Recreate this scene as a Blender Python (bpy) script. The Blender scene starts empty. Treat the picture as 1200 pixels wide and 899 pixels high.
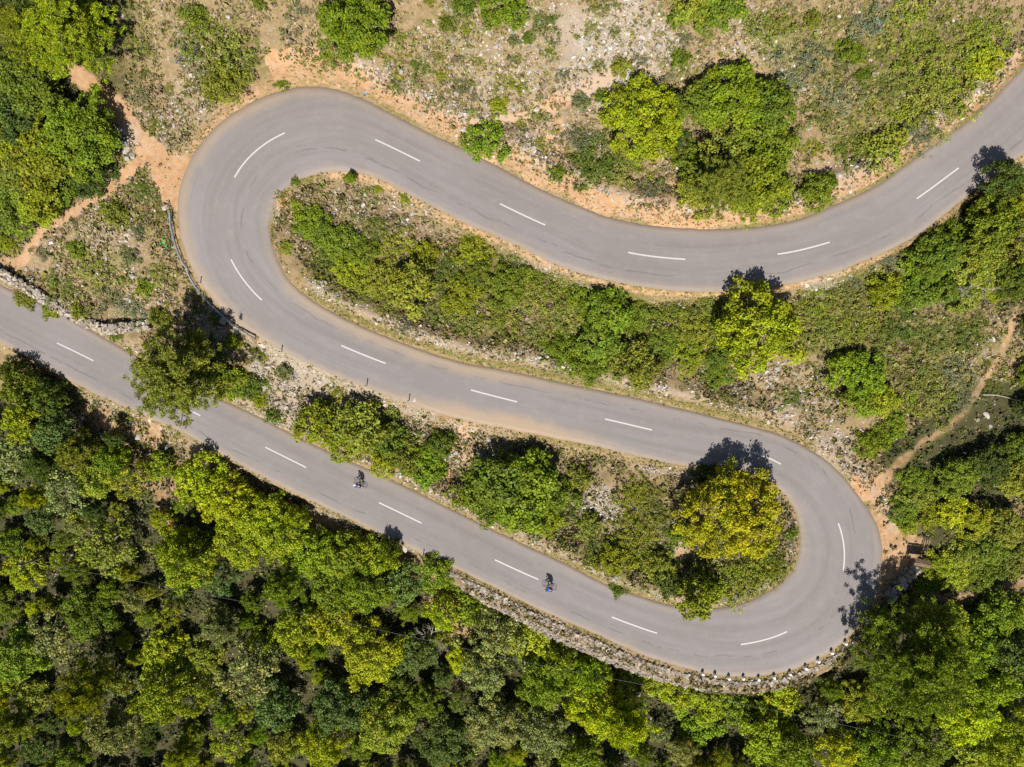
import bpy, bmesh, math, random
import numpy as np
from mathutils import Vector, Matrix, Quaternion

R = math.radians
random.seed(7)
rng = np.random.default_rng(11)
scene = bpy.context.scene
col = scene.collection

# ------------------------------------------------------------------ camera, sky, sun, exposure
FPX, CZ = 833.0, 80.0                  # focal length in pixels of the 1200 px frame, drone height
CX, CY = 600.0, 449.5
SUN_EL, SUN_AZ = 50.0, 188.0           # sun in the south, a touch to the west
cam_d = bpy.data.cameras.new('camera'); cam = bpy.data.objects.new('camera', cam_d)
col.objects.link(cam); scene.camera = cam
cam_d.sensor_width = 36.0; cam_d.lens = 36.0 * FPX / 1200.0
cam_d.clip_start = 0.5; cam_d.clip_end = 3000.0
cam.location = (0, 0, CZ); cam.rotation_euler = (0, 0, 0)

world = bpy.data.worlds.new('World'); scene.world = world; world.use_nodes = True
wn = world.node_tree.nodes; wl = world.node_tree.links
sky = wn.new('ShaderNodeTexSky'); sky.sky_type = 'NISHITA'; sky.sun_disc = False
sky.sun_elevation = R(SUN_EL); sky.sun_rotation = R(SUN_AZ)
bg = wn.get('Background') or wn.new('ShaderNodeBackground')
bg.inputs['Strength'].default_value = 0.052
wl.new(sky.outputs['Color'], bg.inputs['Color'])
wl.new(bg.outputs[0], (wn.get('World Output') or wn.new('ShaderNodeOutputWorld')).inputs['Surface'])

sun_d = bpy.data.lights.new('sun', 'SUN'); sun = bpy.data.objects.new('sun', sun_d); col.objects.link(sun)
sun_d.energy = 5.0; sun_d.angle = R(0.53); sun_d.color = (1.0, 0.945, 0.85)
sv = Vector((math.sin(R(SUN_AZ)) * math.cos(R(SUN_EL)), math.cos(R(SUN_AZ)) * math.cos(R(SUN_EL)), math.sin(R(SUN_EL))))
sun.rotation_euler = (-sv).to_track_quat('-Z', 'Y').to_euler(); sun.location = (0, -60, 70)

scene.view_settings.view_transform = 'Standard'; scene.view_settings.look = 'None'
scene.view_settings.gamma = 1.0; scene.view_settings.use_curve_mapping = False
scene.view_settings.exposure = 0.68
scene.render.engine = 'CYCLES'
scene.cycles.max_bounces = 5; scene.cycles.diffuse_bounces = 3; scene.cycles.glossy_bounces = 2
scene.cycles.transmission_bounces = 3; scene.cycles.transparent_max_bounces = 4
scene.cycles.use_denoising = False

# ------------------------------------------------------------------ helpers
def at(px, py, z):
    k = (CZ - z) / FPX
    return (np.asarray(px, float) - CX) * k, -(np.asarray(py, float) - CY) * k

def to_px(X, Y, Z):
    k = FPX / (CZ - Z)
    return CX + X * k, CY - Y * k

def tag(o, label=None, cat=None, group=None, kind=None):
    if label: o['label'] = label
    if cat: o['category'] = cat
    if group: o['group'] = group
    if kind: o['kind'] = kind
    return o

def link(name, me, mat=None, parent=None):
    o = bpy.data.objects.new(name, me); col.objects.link(o)
    if mat is not None and me is not None and len(me.materials) == 0: me.materials.append(mat)
    if parent is not None: o.parent = parent
    return o

def empty(name, loc=(0, 0, 0), rz=0.0):
    o = bpy.data.objects.new(name, None); col.objects.link(o)
    o.location = loc; o.rotation_euler = (0, 0, rz); o.empty_display_size = 0.2
    return o

def np_mesh(name, V, F, attrs=None, smooth=False):
    """V (n,3), F (m,k) all faces with k corners; attrs name -> (n,4) point colours"""
    V = np.ascontiguousarray(V, np.float32); F = np.ascontiguousarray(F, np.int32)
    me = bpy.data.meshes.new(name)
    me.vertices.add(len(V)); me.vertices.foreach_set('co', V.ravel())
    m, k = F.shape
    me.loops.add(m * k); me.loops.foreach_set('vertex_index', F.ravel())
    me.polygons.add(m)
    me.polygons.foreach_set('loop_start', np.arange(0, m * k, k, dtype=np.int32))
    me.polygons.foreach_set('loop_total', np.full(m, k, np.int32))
    me.polygons.foreach_set('use_smooth', np.full(m, smooth, bool))
    me.update(calc_edges=True)
    for nm, a in (attrs or {}).items():
        at_ = me.attributes.new(nm, 'FLOAT_COLOR', 'POINT')
        at_.data.foreach_set('color', np.ascontiguousarray(a, np.float32).ravel())
    return me

def smooth01(a, b, x):
    t = np.clip((x - a) / (b - a), 0, 1); return t * t * (3 - 2 * t)

def vnoise(x, y, seed=0):
    xi = np.floor(x).astype(np.int64); yi = np.floor(y).astype(np.int64)
    fx = x - xi; fy = y - yi; fx = fx * fx * (3 - 2 * fx); fy = fy * fy * (3 - 2 * fy)
    def h(a, b):
        n = (a * 374761393 + b * 668265263 + seed * 1442695041) & 0x7fffffff
        n = ((n ^ (n >> 13)) * 1274126177) & 0x7fffffff
        return ((n ^ (n >> 16)) & 0xffff) / 65535.0
    return (h(xi, yi) * (1 - fx) + h(xi + 1, yi) * fx) * (1 - fy) + (h(xi, yi + 1) * (1 - fx) + h(xi + 1, yi + 1) * fx) * fy

def fbm(x, y, seed=0, oc=4):
    s = 0.0; a = 0.5; t = 0.0
    for i in range(oc):
        s = s + a * vnoise(x * 2 ** i, y * 2 ** i, seed + i * 17); t += a; a *= 0.5
    return s / t

def catmull(P, n=12):
    P = np.array(P, float); Q = np.vstack([2 * P[0] - P[1], P, 2 * P[-1] - P[-2]])
    out = []
    for i in range(1, len(Q) - 2):
        t = np.linspace(0, 1, n, endpoint=False)[:, None]
        a, b, c, d = Q[i - 1], Q[i], Q[i + 1], Q[i + 2]
        out.append(0.5 * (2 * b + (c - a) * t + (2 * a - 5 * b + 4 * c - d) * t ** 2 + (3 * b - a - 3 * c + d) * t ** 3))
    return np.vstack(out + [P[-1:]])

def seg_dist(px, py, poly):
    """distance of points to a polyline"""
    d = np.full(np.shape(px), 1e9)
    for (ax, ay), (bx, by) in zip(poly[:-1], poly[1:]):
        vx, vy = bx - ax, by - ay; L = vx * vx + vy * vy + 1e-9
        t = np.clip(((px - ax) * vx + (py - ay) * vy) / L, 0, 1)
        d = np.minimum(d, np.hypot(px - ax - t * vx, py - ay - t * vy))
    return d

# ---- materials
class NT:
    def __init__(s, name):
        s.m = bpy.data.materials.new(name); s.m.use_nodes = True
        s.t = s.m.node_tree; s.t.nodes.clear(); s.out = s.t.nodes.new('ShaderNodeOutputMaterial')
    def n(s, ty, **kw):
        nd = s.t.nodes.new(ty)
        for k, v in kw.items(): setattr(nd, k, v)
        return nd
    def set(s, sock, v):
        if isinstance(v, bpy.types.NodeSocket): s.t.links.new(v, sock)
        elif v is not None:
            if hasattr(sock.default_value, '__len__') and not hasattr(v, '__len__'): v = (v,) * len(sock.default_value)
            if hasattr(v, '__len__') and len(sock.default_value) == 4 and len(v) == 3: v = (*v, 1)
            sock.default_value = v
    def mix(s, f, a, b, mode='MIX'):
        nd = s.n('ShaderNodeMix', data_type='RGBA', blend_type=mode, clamp_factor=True)
        s.set(nd.inputs[0], f); s.set(nd.inputs[6], a); s.set(nd.inputs[7], b); return nd.outputs[2]
    def math(s, op, a, b=None, c=None, clamp=False):
        nd = s.n('ShaderNodeMath', operation=op, use_clamp=clamp)
        s.set(nd.inputs[0], a); s.set(nd.inputs[1], b)
        if c is not None: s.set(nd.inputs[2], c)
        return nd.outputs[0]
    def ramp(s, x, a, b, lo=0.0, hi=1.0):
        nd = s.n('ShaderNodeMapRange', interpolation_type='SMOOTHSTEP')
        s.set(nd.inputs[0], x); nd.inputs[1].default_value = a; nd.inputs[2].default_value = b
        nd.inputs[3].default_value = lo; nd.inputs[4].default_value = hi; return nd.outputs[0]
    def noise(s, vec, scale, detail=3, rough=0.55):
        nd = s.n('ShaderNodeTexNoise'); s.set(nd.inputs['Vector'], vec)
        nd.inputs['Scale'].default_value = scale; nd.inputs['Detail'].default_value = detail
        nd.inputs['Roughness'].default_value = rough; return nd.outputs[0]
    def attr(s, name): return s.n('ShaderNodeAttribute', attribute_name=name)
    def bsdf(s, base, rough=0.8, spec=0.3, metal=0.0, bump=None, bump_s=0.3, bump_d=0.05):
        p = s.n('ShaderNodeBsdfPrincipled'); s.set(p.inputs['Base Color'], base); s.set(p.inputs['Roughness'], rough)
        p.inputs['Specular IOR Level'].default_value = spec; p.inputs['Metallic'].default_value = metal
        if bump is not None:
            b = s.n('ShaderNodeBump'); b.inputs['Strength'].default_value = bump_s; b.inputs['Distance'].default_value = bump_d
            s.set(b.inputs['Height'], bump); s.t.links.new(b.outputs[0], p.inputs['Normal'])
        return p
    def done(s, sh): s.t.links.new(sh.outputs[0], s.out.inputs['Surface']); return s.m

def plain(name, c, rough=0.6, spec=0.3, metal=0.0, var=0.25, scale=8.0):
    m = NT(name); tc = m.n('ShaderNodeTexCoord').outputs['Object']
    nz = m.noise(tc, scale, 4)
    c2 = tuple(min(1, x * (1 - var)) for x in c); c3 = tuple(min(1, x * (1 + var)) for x in c)
    return m.done(m.bsdf(m.mix(m.ramp(nz, 0.3, 0.7), c2, c3), rough, spec, metal, nz, 0.2, 0.01))

M = {}
# foliage: colour of the plant (object colour) times the leaf's own tint
def leaf_material(name, use_obj=True, trans=0.22):
    m = NT(name)
    a = m.attr('tint').outputs['Color']
    if use_obj:
        oi = m.n('ShaderNodeObjectInfo')
        c = m.mix(1.0, a, oi.outputs['Color'], 'MULTIPLY')
    else: c = a
    p = m.bsdf(c, 0.6, 0.25)
    t = m.n('ShaderNodeBsdfTranslucent')
    m.set(t.inputs[0], m.mix(1.0, c, (1.25, 1.25, 0.6), 'MULTIPLY'))
    x = m.n('ShaderNodeMixShader'); x.inputs[0].default_value = trans
    m.t.links.new(p.outputs[0], x.inputs[1]); m.t.links.new(t.outputs[0], x.inputs[2])
    return m.done(x)
M['leaf'] = leaf_material('leaf')
M['scrub'] = leaf_material('scrub', False, 0.1)

def tint_stone():
    m = NT('limestone'); tc = m.n('ShaderNodeTexCoord').outputs['Object']
    a = m.attr('tint').outputs['Color']; nz = m.noise(tc, 7.0, 4)
    return m.done(m.bsdf(m.mix(m.ramp(nz, .35, .7), a, m.mix(1.0, a, (.72, .70, .68), 'MULTIPLY')), .85, .2, 0, nz, .4, .03))
M['stone'] = tint_stone()
M['bark'] = plain('bark', (.16, .125, .10), .9, .1, 0, .4, 12)
M['dead_wood'] = plain('dead_wood', (.27, .245, .22), .9, .1, 0, .25, 12)
M['timber'] = plain('timber', (.13, .085, .055), .8, .2, 0, .35, 9)
M['pole_wood'] = plain('pole_wood', (.20, .15, .11), .85, .15, 0, .3, 9)
M['galv'] = plain('galvanised_steel', (.30, .33, .37), .38, .5, .55, .12, 5)
M['white_paint'] = plain('white_paint', (.78, .78, .76), .55, .4, 0, .08, 10)
M['dark_paint'] = plain('dark_paint', (.03, .03, .035), .5, .4, 0, .2, 10)
M['black_metal'] = plain('black_metal', (.02, .02, .022), .35, .5, .2, .2, 10)
M['rubber'] = plain('rubber', (.018, .018, .018), .8, .2, 0, .2, 20)
M['steel'] = plain('steel', (.6, .6, .62), .3, .5, .9, .1, 20)
M['red_paint'] = plain('red_paint', (.55, .03, .02), .35, .5, 0, .1, 10)
M['skin'] = plain('skin', (.50, .29, .20), .6, .3, 0, .1, 20)
M['jersey_blue'] = plain('blue_jersey', (.015, .10, .42), .75, .2, 0, .2, 18)
M['jersey_navy'] = plain('navy_jersey', (.03, .055, .17), .75, .2, 0, .2, 18)
M['shorts'] = plain('black_shorts', (.015, .015, .02), .8, .2, 0, .2, 18)
M['helmet_white'] = plain('white_helmet', (.75, .76, .80), .35, .5, 0, .05, 10)
M['helmet_red'] = plain('red_helmet', (.60, .16, .10), .35, .5, 0, .1, 10)
M['sign_grey'] = plain('sign_grey', (.42, .44, .47), .5, .4, .2, .1, 10)
M['green_spray'] = plain('green_spray', (.02, .42, .09), .7, .2, 0, .25, 14)
M['blue_plastic'] = plain('blue_plastic', (.10, .25, .55), .4, .4, 0, .15, 10)
M['wire'] = plain('wire', (.30, .31, .33), .5, .4, .3, .1, 10)
M['plate_blue'] = plain('plate_blue', (.22, .28, .36), .5, .4, 0, .1, 10)

# ------------------------------------------------------------------ the road: two kerb-less edges read off the place
EA = [(1300,-20),(1250,28),(1199,80),(1148,132),(1113,157),(1067,190),(1027,218),(983,238),(943,255),(900,265),(850,269),(800,268),(750,263),
 (710,254),(677,241),(633,222),(600,204),(550,178),(513,161),(477,143),(443,125),(407,109),(383,103),(360,102),(327,107),(298,118),(267,138),(240,163),
 (222,190),(212,217),(208,240),(210,267),(215,292),(223,310),(232,326),(243,342),(257,358),(274,374),(292,388),(316,402),(333,412),(367,428),
 (400,442),(433,455),(473,470),(513,483),(553,494),(600,503),(650,513),(700,523),(743,533),(800,545),(850,549),(880,553),(905,566),(925,585),
 (936,610),(938,640),(930,667),(914,685),(900,694),(875,706),(845,713),(810,714),(787,710),(753,700),(713,687),(667,663),(633,647),(600,632),
 (530,598),(480,573),(433,551),(383,529),(347,512),(300,487),(240,460),(190,434),(143,408),(123,397),(83,374),(43,354),(0,334),(-60,304),(-150,262)]
EB = [(1370,45),(1300,100),(1226,158),(1190,187),(1143,222),(1108,250),(1073,276),(1028,299),(983,317),(937,329),(900,336),(840,341),(793,340),(750,335),(710,327),
 (667,315),(637,302),(600,284),(560,267),(517,247),(480,228),(450,211),(430,204),(403,200),(377,202),(353,209),(333,223),(320,243),(315,267),(318,287),
 (325,305),(335,325),(353,343),(380,361),(410,377),(447,393),(487,408),(533,423),(567,430),(600,436),(640,445),(687,455),(740,466),(787,477),(840,490),
 (895,504),(923,514),(950,528),(973,544),(993,564),(1008,585),(1022,603),(1030,623),(1034,644),(1033,668),(1024,702),(1007,733),(983,757),(957,773),
 (927,785),(900,791),(867,793),(833,789),(793,780),(743,763),(700,743),(650,722),(600,698),(530,664),(470,637),(403,604),(350,579),(300,554),(257,530),
 (217,508),(167,485),(117,463),(77,443),(33,418),(0,400),(-60,368),(-150,322)]
CL = [(1335,15),(1275,64),(1211,122),(1167,161),(1128,190),(1090,219),(1050,247),(1005,269),(962,285),(919,297),(870,303),(822,305),(771,302),(731,296),(694,285),
 (655,268),(618,253),(580,236),(538,217),(498,196),(463,178),(430,162),(405,154),(385,152),(360,154),(335,161),(310,174),(288,193),(272,217),(263,245),
 (264,275),(271,302),(285,326),(305,350),(333,373),(367,393),(405,410),(440,424),(480,439),(523,453),(560,462),(600,470),(645,479),(693,489),(742,500),
 (790,511),(850,521),(895,531),(925,545),(951,565),(971,590),(983,618),(986,645),(982,672),(970,700),(950,722),(925,738),(893,748),(855,752),(815,748),
 (775,739),(735,725),(692,708),(650,689),(615,673),(565,648),(505,619),(452,594),(408,574),(365,552),(324,532),(275,508),(228,484),(178,459),(130,435),
 (100,418),(60,397),(0,367),(-60,336),(-150,292)]
CLd = catmull(CL, 14); EAd = catmull(EA, 8); EBd = catmull(EB, 8)
# even spacing along the centre line
def resample(P, step):
    L = np.concatenate([[0], np.cumsum(np.hypot(*np.diff(P, axis=0).T))])
    s = np.arange(0, L[-1], step); return np.stack([np.interp(s, L, P[:, k]) for k in range(P.shape[1])], 1), s
def smooth_line(P, k):
    n = len(P); w = np.hanning(2 * k + 3)[1:-1]; w /= w.sum()
    Q = np.vstack([2 * P[0] - P[k:0:-1], P, 2 * P[-1] - P[-2:-k - 2:-1]])
    return np.stack([np.convolve(Q[:, j], w, 'valid') for j in range(P.shape[1])], 1)
Cp, Sp = resample(CLd, 5.0); Cp = smooth_line(Cp, 6)
Tp = np.gradient(Cp, axis=0); Tp /= np.linalg.norm(Tp, axis=1)[:, None]
Np = np.stack([-Tp[:, 1], Tp[:, 0]], 1)          # in pixel frame (y down), right-hand side of travel
def ray_hit(P, N, E):
    """distance from P along N to polyline E (nearest positive hit)"""
    out = np.zeros(len(P))
    a = E[:-1]; v = E[1:] - E[:-1]
    for i in range(len(P)):
        den = N[i, 0] * v[:, 1] - N[i, 1] * v[:, 0]
        den = np.where(np.abs(den) < 1e-9, 1e-9, den)
        w = a - P[i]
        t = (w[:, 0] * v[:, 1] - w[:, 1] * v[:, 0]) / den
        u = (w[:, 0] * N[i, 1] - w[:, 1] * N[i, 0]) / den
        ok = (u >= 0) & (u <= 1) & (t > 5) & (t < 75)
        out[i] = t[ok].min() if ok.any() else np.nan
    bad = np.isnan(out); idx = np.arange(len(out))
    out[bad] = np.interp(idx[bad], idx[~bad], out[~bad])
    return smooth_line(out[:, None], 4)[:, 0]
WA = ray_hit(Cp, Np, EAd); WB = ray_hit(Cp, -Np, EBd)
i0 = int(np.argmin(np.hypot(Cp[:, 0] - 1200, Cp[:, 1] - 130)))
Sm = (Sp - Sp[i0]) / 10.8                        # metres from where the road enters the picture
Zr = 10.5 - 0.042 * Sm
S_px = Sp - Sp[i0]
k_ = (CZ - Zr) / FPX
RX, RY = at(Cp[:, 0], Cp[:, 1], Zr)
HWA = WA * k_; HWB = WB * k_
RT = np.gradient(np.stack([RX, RY], 1), axis=0); RT /= np.linalg.norm(RT, axis=1)[:, None]
RN = np.stack([RT[:, 1], -RT[:, 0]], 1)          # right-hand normal in the world (edge A)
def s_near(px, py):
    return int(np.argmin(np.hypot(Cp[:, 0] - px, Cp[:, 1] - py)))

# ------------------------------------------------------------------ terrain
xs_core = np.arange(-67.2, 67.21, 0.3); ys_core = np.arange(-52.2, 52.21, 0.3)
def grade(core):
    step = np.cumsum(0.3 * 1.25 ** np.arange(1, 28)); return np.concatenate([core[0] - step[::-1], core, core[-1] + step])
xs, ys = grade(xs_core), grade(ys_core)
GX, GY = np.meshgrid(xs, ys)                      # [iy, ix]
ctrl = [(0,-100,15),(300,-100,17.5),(600,-110,19),(900,-80,19),(1250,-150,18),(600,60,13.5),(900,110,13),(760,100,12.5),(1020,70,14.5),(330,40,11.5),(150,60,8.5),
 (30,100,7),(0,210,4.5),(100,260,5.2),(-100,150,4),(0,600,-8),(-100,500,-6),(0,900,-16),(300,750,-10),(300,960,-16),(600,860,-9),(600,1010,-14),(850,880,-6),
 (1000,1010,-11),(1110,830,-2.5),(1210,920,-6),(1260,720,1),(1260,520,5),(1270,300,9),(1110,590,3.6),(1120,420,6),(1000,400,6),(150,560,-5),(450,730,-6.5)]
cx, cy, cz = [], [], []
for px, py, z in ctrl:
    a, b = at(px, py, z); cx.append(float(a)); cy.append(float(b)); cz.append(z)
for x, y, z in [(-160,-130,-26),(0,-160,-30),(160,-130,-24),(200,0,6),(160,130,28),(0,160,30),(-160,130,22),(-200,0,-2),(-500,-500,-60),(500,-500,-60),(500,500,60),(-500,500,60),(0,-560,-70),(0,560,70),(560,0,0),(-560,0,0)]:
    cx.append(x); cy.append(y); cz.append(z)
for i in range(0, len(RX), 7): cx.append(RX[i]); cy.append(RY[i]); cz.append(Zr[i])
cx, cy, cz = map(np.array, (cx, cy, cz))
n = len(cx); D = np.hypot(cx[:, None] - cx, cy[:, None] - cy)
A = np.zeros((n + 1, n + 1)); A[:n, :n] = -D + np.eye(n) * -0.3; A[:n, n] = 1; A[n, :n] = 1
W = np.linalg.solve(A, np.concatenate([cz, [0]]))
sub = 4
ixs = np.unique(np.concatenate([np.arange(0, len(xs), sub), [len(xs) - 1]])); iys = np.unique(np.concatenate([np.arange(0, len(ys), sub), [len(ys) - 1]]))
QX, QY = np.meshgrid(xs[ixs], ys[iys]); QZ = np.full(QX.shape, W[n])
for i in range(n): QZ -= W[i] * np.hypot(QX - cx[i], QY - cy[i])
def up(Zc):
    t = np.stack([np.interp(xs, xs[ixs], r) for r in Zc]); return np.stack([np.interp(ys, ys[iys], t[:, j]) for j in range(t.shape[1])], 1)
GZ = up(QZ)
# nearest point of the road for every terrain point
best = np.full(GX.shape, 1e12); bi = np.zeros(GX.shape, np.int32)
for i in range(0, len(RX), 2):
    d2 = (GX - RX[i]) ** 2 + (GY - RY[i]) ** 2; m_ = d2 < best
    best[m_] = d2[m_]; bi[m_] = i
LAT = (GX - RX[bi]) * RN[bi, 0] + (GY - RY[bi]) * RN[bi, 1]
SIDE_A = LAT > 0

DR = np.where(SIDE_A, np.maximum(np.abs(LAT), np.sqrt(best) * 0.98) - HWA[bi], np.maximum(np.abs(LAT), np.sqrt(best) * 0.98) - HWB[bi])
SG = S_px[bi]; ZRG = Zr[bi]
sL0, sL1 = S_px[s_near(400, 155)], S_px[s_near(333, 373)]      # west hairpin
sR0, sR1 = S_px[s_near(895, 531)], S_px[s_near(855, 752)]      # east hairpin
s_w0, s_w1 = S_px[s_near(992, 700)], S_px[s_near(515, 622)]    # where the retaining wall stands
def bump_s(s, a, b, w=60): return smooth01(a - w, a + w, s) * (1 - smooth01(b - w, b + w, s))
bankA = 1.0 * bump_s(SG, -600, sL0 - 60) + 0.35 * bump_s(SG, sL0, sL0 + 120) - 0.3 * bump_s(SG, sL1 - 100, sR0 - 150) + 0.5 * bump_s(SG, sR0 - 60, sR1) + 0.7 * bump_s(SG, sR1 + 60, 9000)
bankB = -0.5 * bump_s(SG, -600, sL0 - 60) + 0.3 * bump_s(SG, sL0, sL1) + 0.9 * bump_s(SG, sL1, sR0) - 0.0 * SG - 0.5 * bump_s(SG, s_w1, 9000)
bank = np.where(SIDE_A, bankA, bankB)
ZN = GZ + bank * smooth01(0.5, 1.5, DR) * (1 - smooth01(1.8, 4.0, DR))
wallmask = np.where(~SIDE_A, bump_s(SG, s_w0, s_w1, 30), 0)
ZN -= wallmask * (2.3 * smooth01(2.3, 2.8, DR) * (1 - smooth01(9, 16, DR)) + 0.35 * smooth01(0.5, 2.2, DR))
ZN += 0.5 * (fbm(GX / 5, GY / 5, 3) - .5) * smooth01(1, 5, DR)
ZN += (0.42 * (fbm(GX / 1.5, GY / 1.5, 9) - .5) + 0.16 * (fbm(GX / .45, GY / .45, 21, 2) - .5)) * smooth01(0.3, 2.0, DR) * (1 - smooth01(150, 300, np.hypot(GX, GY)))
ZN = ZN + (ZRG - .07 - ZN) * wallmask * (1 - smooth01(1.7, 2.3, DR))
# a small eroded ledge across the hill above the road
PXg, PYg = to_px(GX, GY, GZ)
ledge = [(560,148),(610,138),(650,120),(690,101),(715,92),(748,86)]
dl = seg_dist(PXg, PYg, ledge)
below = PYg > np.interp(PXg, [p[0] for p in ledge], [p[1] for p in ledge])
ZN += np.where(below, -0.45, 0.1) * np.exp(-(dl / 14) ** 2) * smooth01(1, 3, DR)
t = smooth01(0.12, 0.9, DR)
GZ = np.where(DR < 4, (ZRG - 0.07) * (1 - t) + ZN * t, ZN)
GZ = np.where(DR < 0.12, ZRG - 0.07, GZ)
PXg, PYg = to_px(GX, GY, np.minimum(GZ, 70))

def zg(x, y):
    x = np.asarray(x, float); y = np.asarray(y, float)
    fx = np.interp(x, xs, np.arange(len(xs))); fy = np.interp(y, ys, np.arange(len(ys)))
    ix = np.minimum(fx.astype(int), len(xs) - 2); iy = np.minimum(fy.astype(int), len(ys) - 2); u = fx - ix; v = fy - iy
    return (GZ[iy, ix] * (1 - u) + GZ[iy, ix + 1] * u) * (1 - v) + (GZ[iy + 1, ix] * (1 - u) + GZ[iy + 1, ix + 1] * u) * v
def look(Gr, x, y):
    ix = np.clip(np.round(np.interp(x, xs, np.arange(len(xs)))).astype(int), 0, len(xs) - 1)
    iy = np.clip(np.round(np.interp(y, ys, np.arange(len(ys)))).astype(int), 0, len(ys) - 1)
    return Gr[iy, ix]
def ground(px, py, h=0.0):
    """base point on the terrain of something whose top, h above ground, is seen at a pixel"""
    z = 0.0
    for _ in range(25):
        x, y = at(px, py, z); z = 0.5 * z + 0.5 * (float(zg(x, y)) + h)
    x, y = at(px, py, z); return float(x), float(y), float(zg(x, y))

# ---- ground cover masks (what the soil itself is like)
wob = lambda a, s=0: (fbm(GX / 2.2, GY / 2.2, 50 + s) - .5) * a
tracks = {
 'wide_track': ([(70,70),(92,88),(112,104),(138,130),(166,165),(193,193),(214,216)], [9,10,11,12,13,19,30]),
 'foot_trail': ([(176,188),(160,192),(130,219),(86,249),(52,267),(42,282),(22,309),(0,306),(-40,290)], [6,6,6,5,5,5,6,5,5]),
 'hillside_trail': ([(1193,352),(1185,383),(1170,420),(1150,452),(1131,481),(1110,501),(1085,516),(1060,537),(1040,556),(1020,580)], [2,3,3.5,3.5,4,4,4.5,4.5,6,9]),
 'forest_trail': ([(1240,668),(1200,682),(1160,695),(1125,701),(1090,699)], [8,8,8,7,6]),
}
def track_mask(poly, w):
    P = catmull(np.column_stack([poly, w]), 6); d = np.full(GX.shape, 1e9)
    for a, b in zip(P[:-1], P[1:]):
        vx, vy = b[0] - a[0], b[1] - a[1]; tt = np.clip(((PXg - a[0]) * vx + (PYg - a[1]) * vy) / (vx * vx + vy * vy + 1e-9), 0, 1)
        d = np.minimum(d, np.hypot(PXg - a[0] - tt * vx, PYg - a[1] - tt * vy) - (a[2] + (b[2] - a[2]) * tt))
    return d + wob(7)
def in_poly(poly):
    r = np.zeros(GX.shape, bool); n_ = len(poly)
    for i in range(n_):
        (x1, y1), (x2, y2) = poly[i], poly[(i + 1) % n_]
        c = ((y1 > PYg) != (y2 > PYg)) & (PXg < (x2 - x1) * (PYg - y1) / (y2 - y1 + 1e-9) + x1); r ^= c
    return r
TRK = {k: track_mask(*v) for k, v in tracks.items()}
lay = in_poly([(1018,596),(1040,604),(1062,624),(1092,634),(1088,650),(1070,660),(1058,684),(1040,704),(1022,712),(1030,660)])
dpath = np.minimum.reduce(list(TRK.values())); dpath = np.where(lay, -3, dpath)
PATH = 1 - smooth01(-3, 5, dpath)
def blobs(lst, w=5):
    m = np.zeros(GX.shape)
    for px, py, r, v in lst: m = np.maximum(m, v * (1 - smooth01(0.55, 1.15, np.hypot(PXg - px, PYg - py) / r + wob(.7, int(px) % 13))))
    return m
ORANGE = np.maximum.reduce([
    PATH * np.where(PXg > 1000, .55, .85),
    np.where(SIDE_A & (SG < sL0 + 60), 1.15 * np.exp(-((DR - 1.3) / .9) ** 2), 0),
    np.where(SIDE_A & (SG > sL0) & (SG < sL1), 0.5 * np.exp(-((DR - .4) / .6) ** 2), 0),
    np.where(~SIDE_A & (SG < 900), 0.55 * np.exp(-((DR - .4) / .5) ** 2), 0),
    np.where(SG > sL1, 0.42 * np.exp(-((DR - .3) / .4) ** 2), 0),
    0.8 * np.exp(-(dl / 12) ** 2),
    blobs([(545,520,28,.9),(530,565,16,.8),(340,240,18,.8),(800,250,60,.6),(700,230,40,.5),(640,190,40,.6),(560,180,30,.6),(800,640,22,.6),(700,590,20,.3),
           (1010,572,18,.9),(1035,585,14,.7),(190,560,40,.6),(205,605,26,.7),(110,490,28,.5),(160,510,40,.5),(520,705,26,.7),(540,740,20,.6),(1090,700,30,.7),(1180,600,26,.5),(640,150,30,.5),(860,60,40,.4),(960,190,30,.4)])])
STONE = np.maximum.reduce([
    blobs([(640,80,120,.6),(720,60,80,1.3),(690,85,50,1.1),(560,60,60,.6),(700,110,22,1),(590,130,60,.8),(500,90,60,.5),(340,440,75,1.2),(265,390,45,.8),(420,470,50,1.0),(480,485,40,.8),(560,520,45,.7),(700,590,30,1),
           (720,610,30,.7),(190,150,45,.6),(220,110,40,.7),(240,60,60,.4),(120,290,50,.6),(160,330,40,.5),(60,300,40,.4),(320,250,14,.9),(930,470,50,.6),(980,530,40,.8),(880,440,40,.6),
           (1140,430,40,.4),(790,500,40,.3),(690,320,30,.6),(960,330,30,.8),(985,220,40,.5),(890,60,70,.6),(420,240,40,.6),(480,250,40,.5),(640,300,50,.6),(150,160,20,1.1),(800,630,25,.9),(90,320,90,.4)]),
    np.where(SIDE_A & (SG < sL0), 0.9 * np.exp(-((DR - 2.0) / .9) ** 2), 0),
    np.where(~SIDE_A & (SG > sL1) & (SG < sR0 + 150), 0.95 * np.exp(-((DR - 1.5) / .6) ** 2), 0),
    np.where(SIDE_A & (SG > sR0 - 150), 0.85 * np.exp(-((DR - 1.1) / .5) ** 2), 0),
    np.where(~SIDE_A & (SG > s_w1 - 40), 0.5 * np.exp(-((DR - 1.0) / .8) ** 2), 0)])
FOREST = np.where(~SIDE_A & (SG > sR1 - 260), smooth01(2.5, 5.0, DR - 2.2 * (PXg < 330) + wob(2)), 0)
FOREST = np.maximum(FOREST, blobs([(30,120,120,1),(60,30,90,1),(10,220,80,1),(1180,800,160,1),(1190,560,60,.8),(1100,560,60,.5),(1150,640,70,.8),(1120,300,90,.6),(1190,300,70,.9)]))
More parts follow.
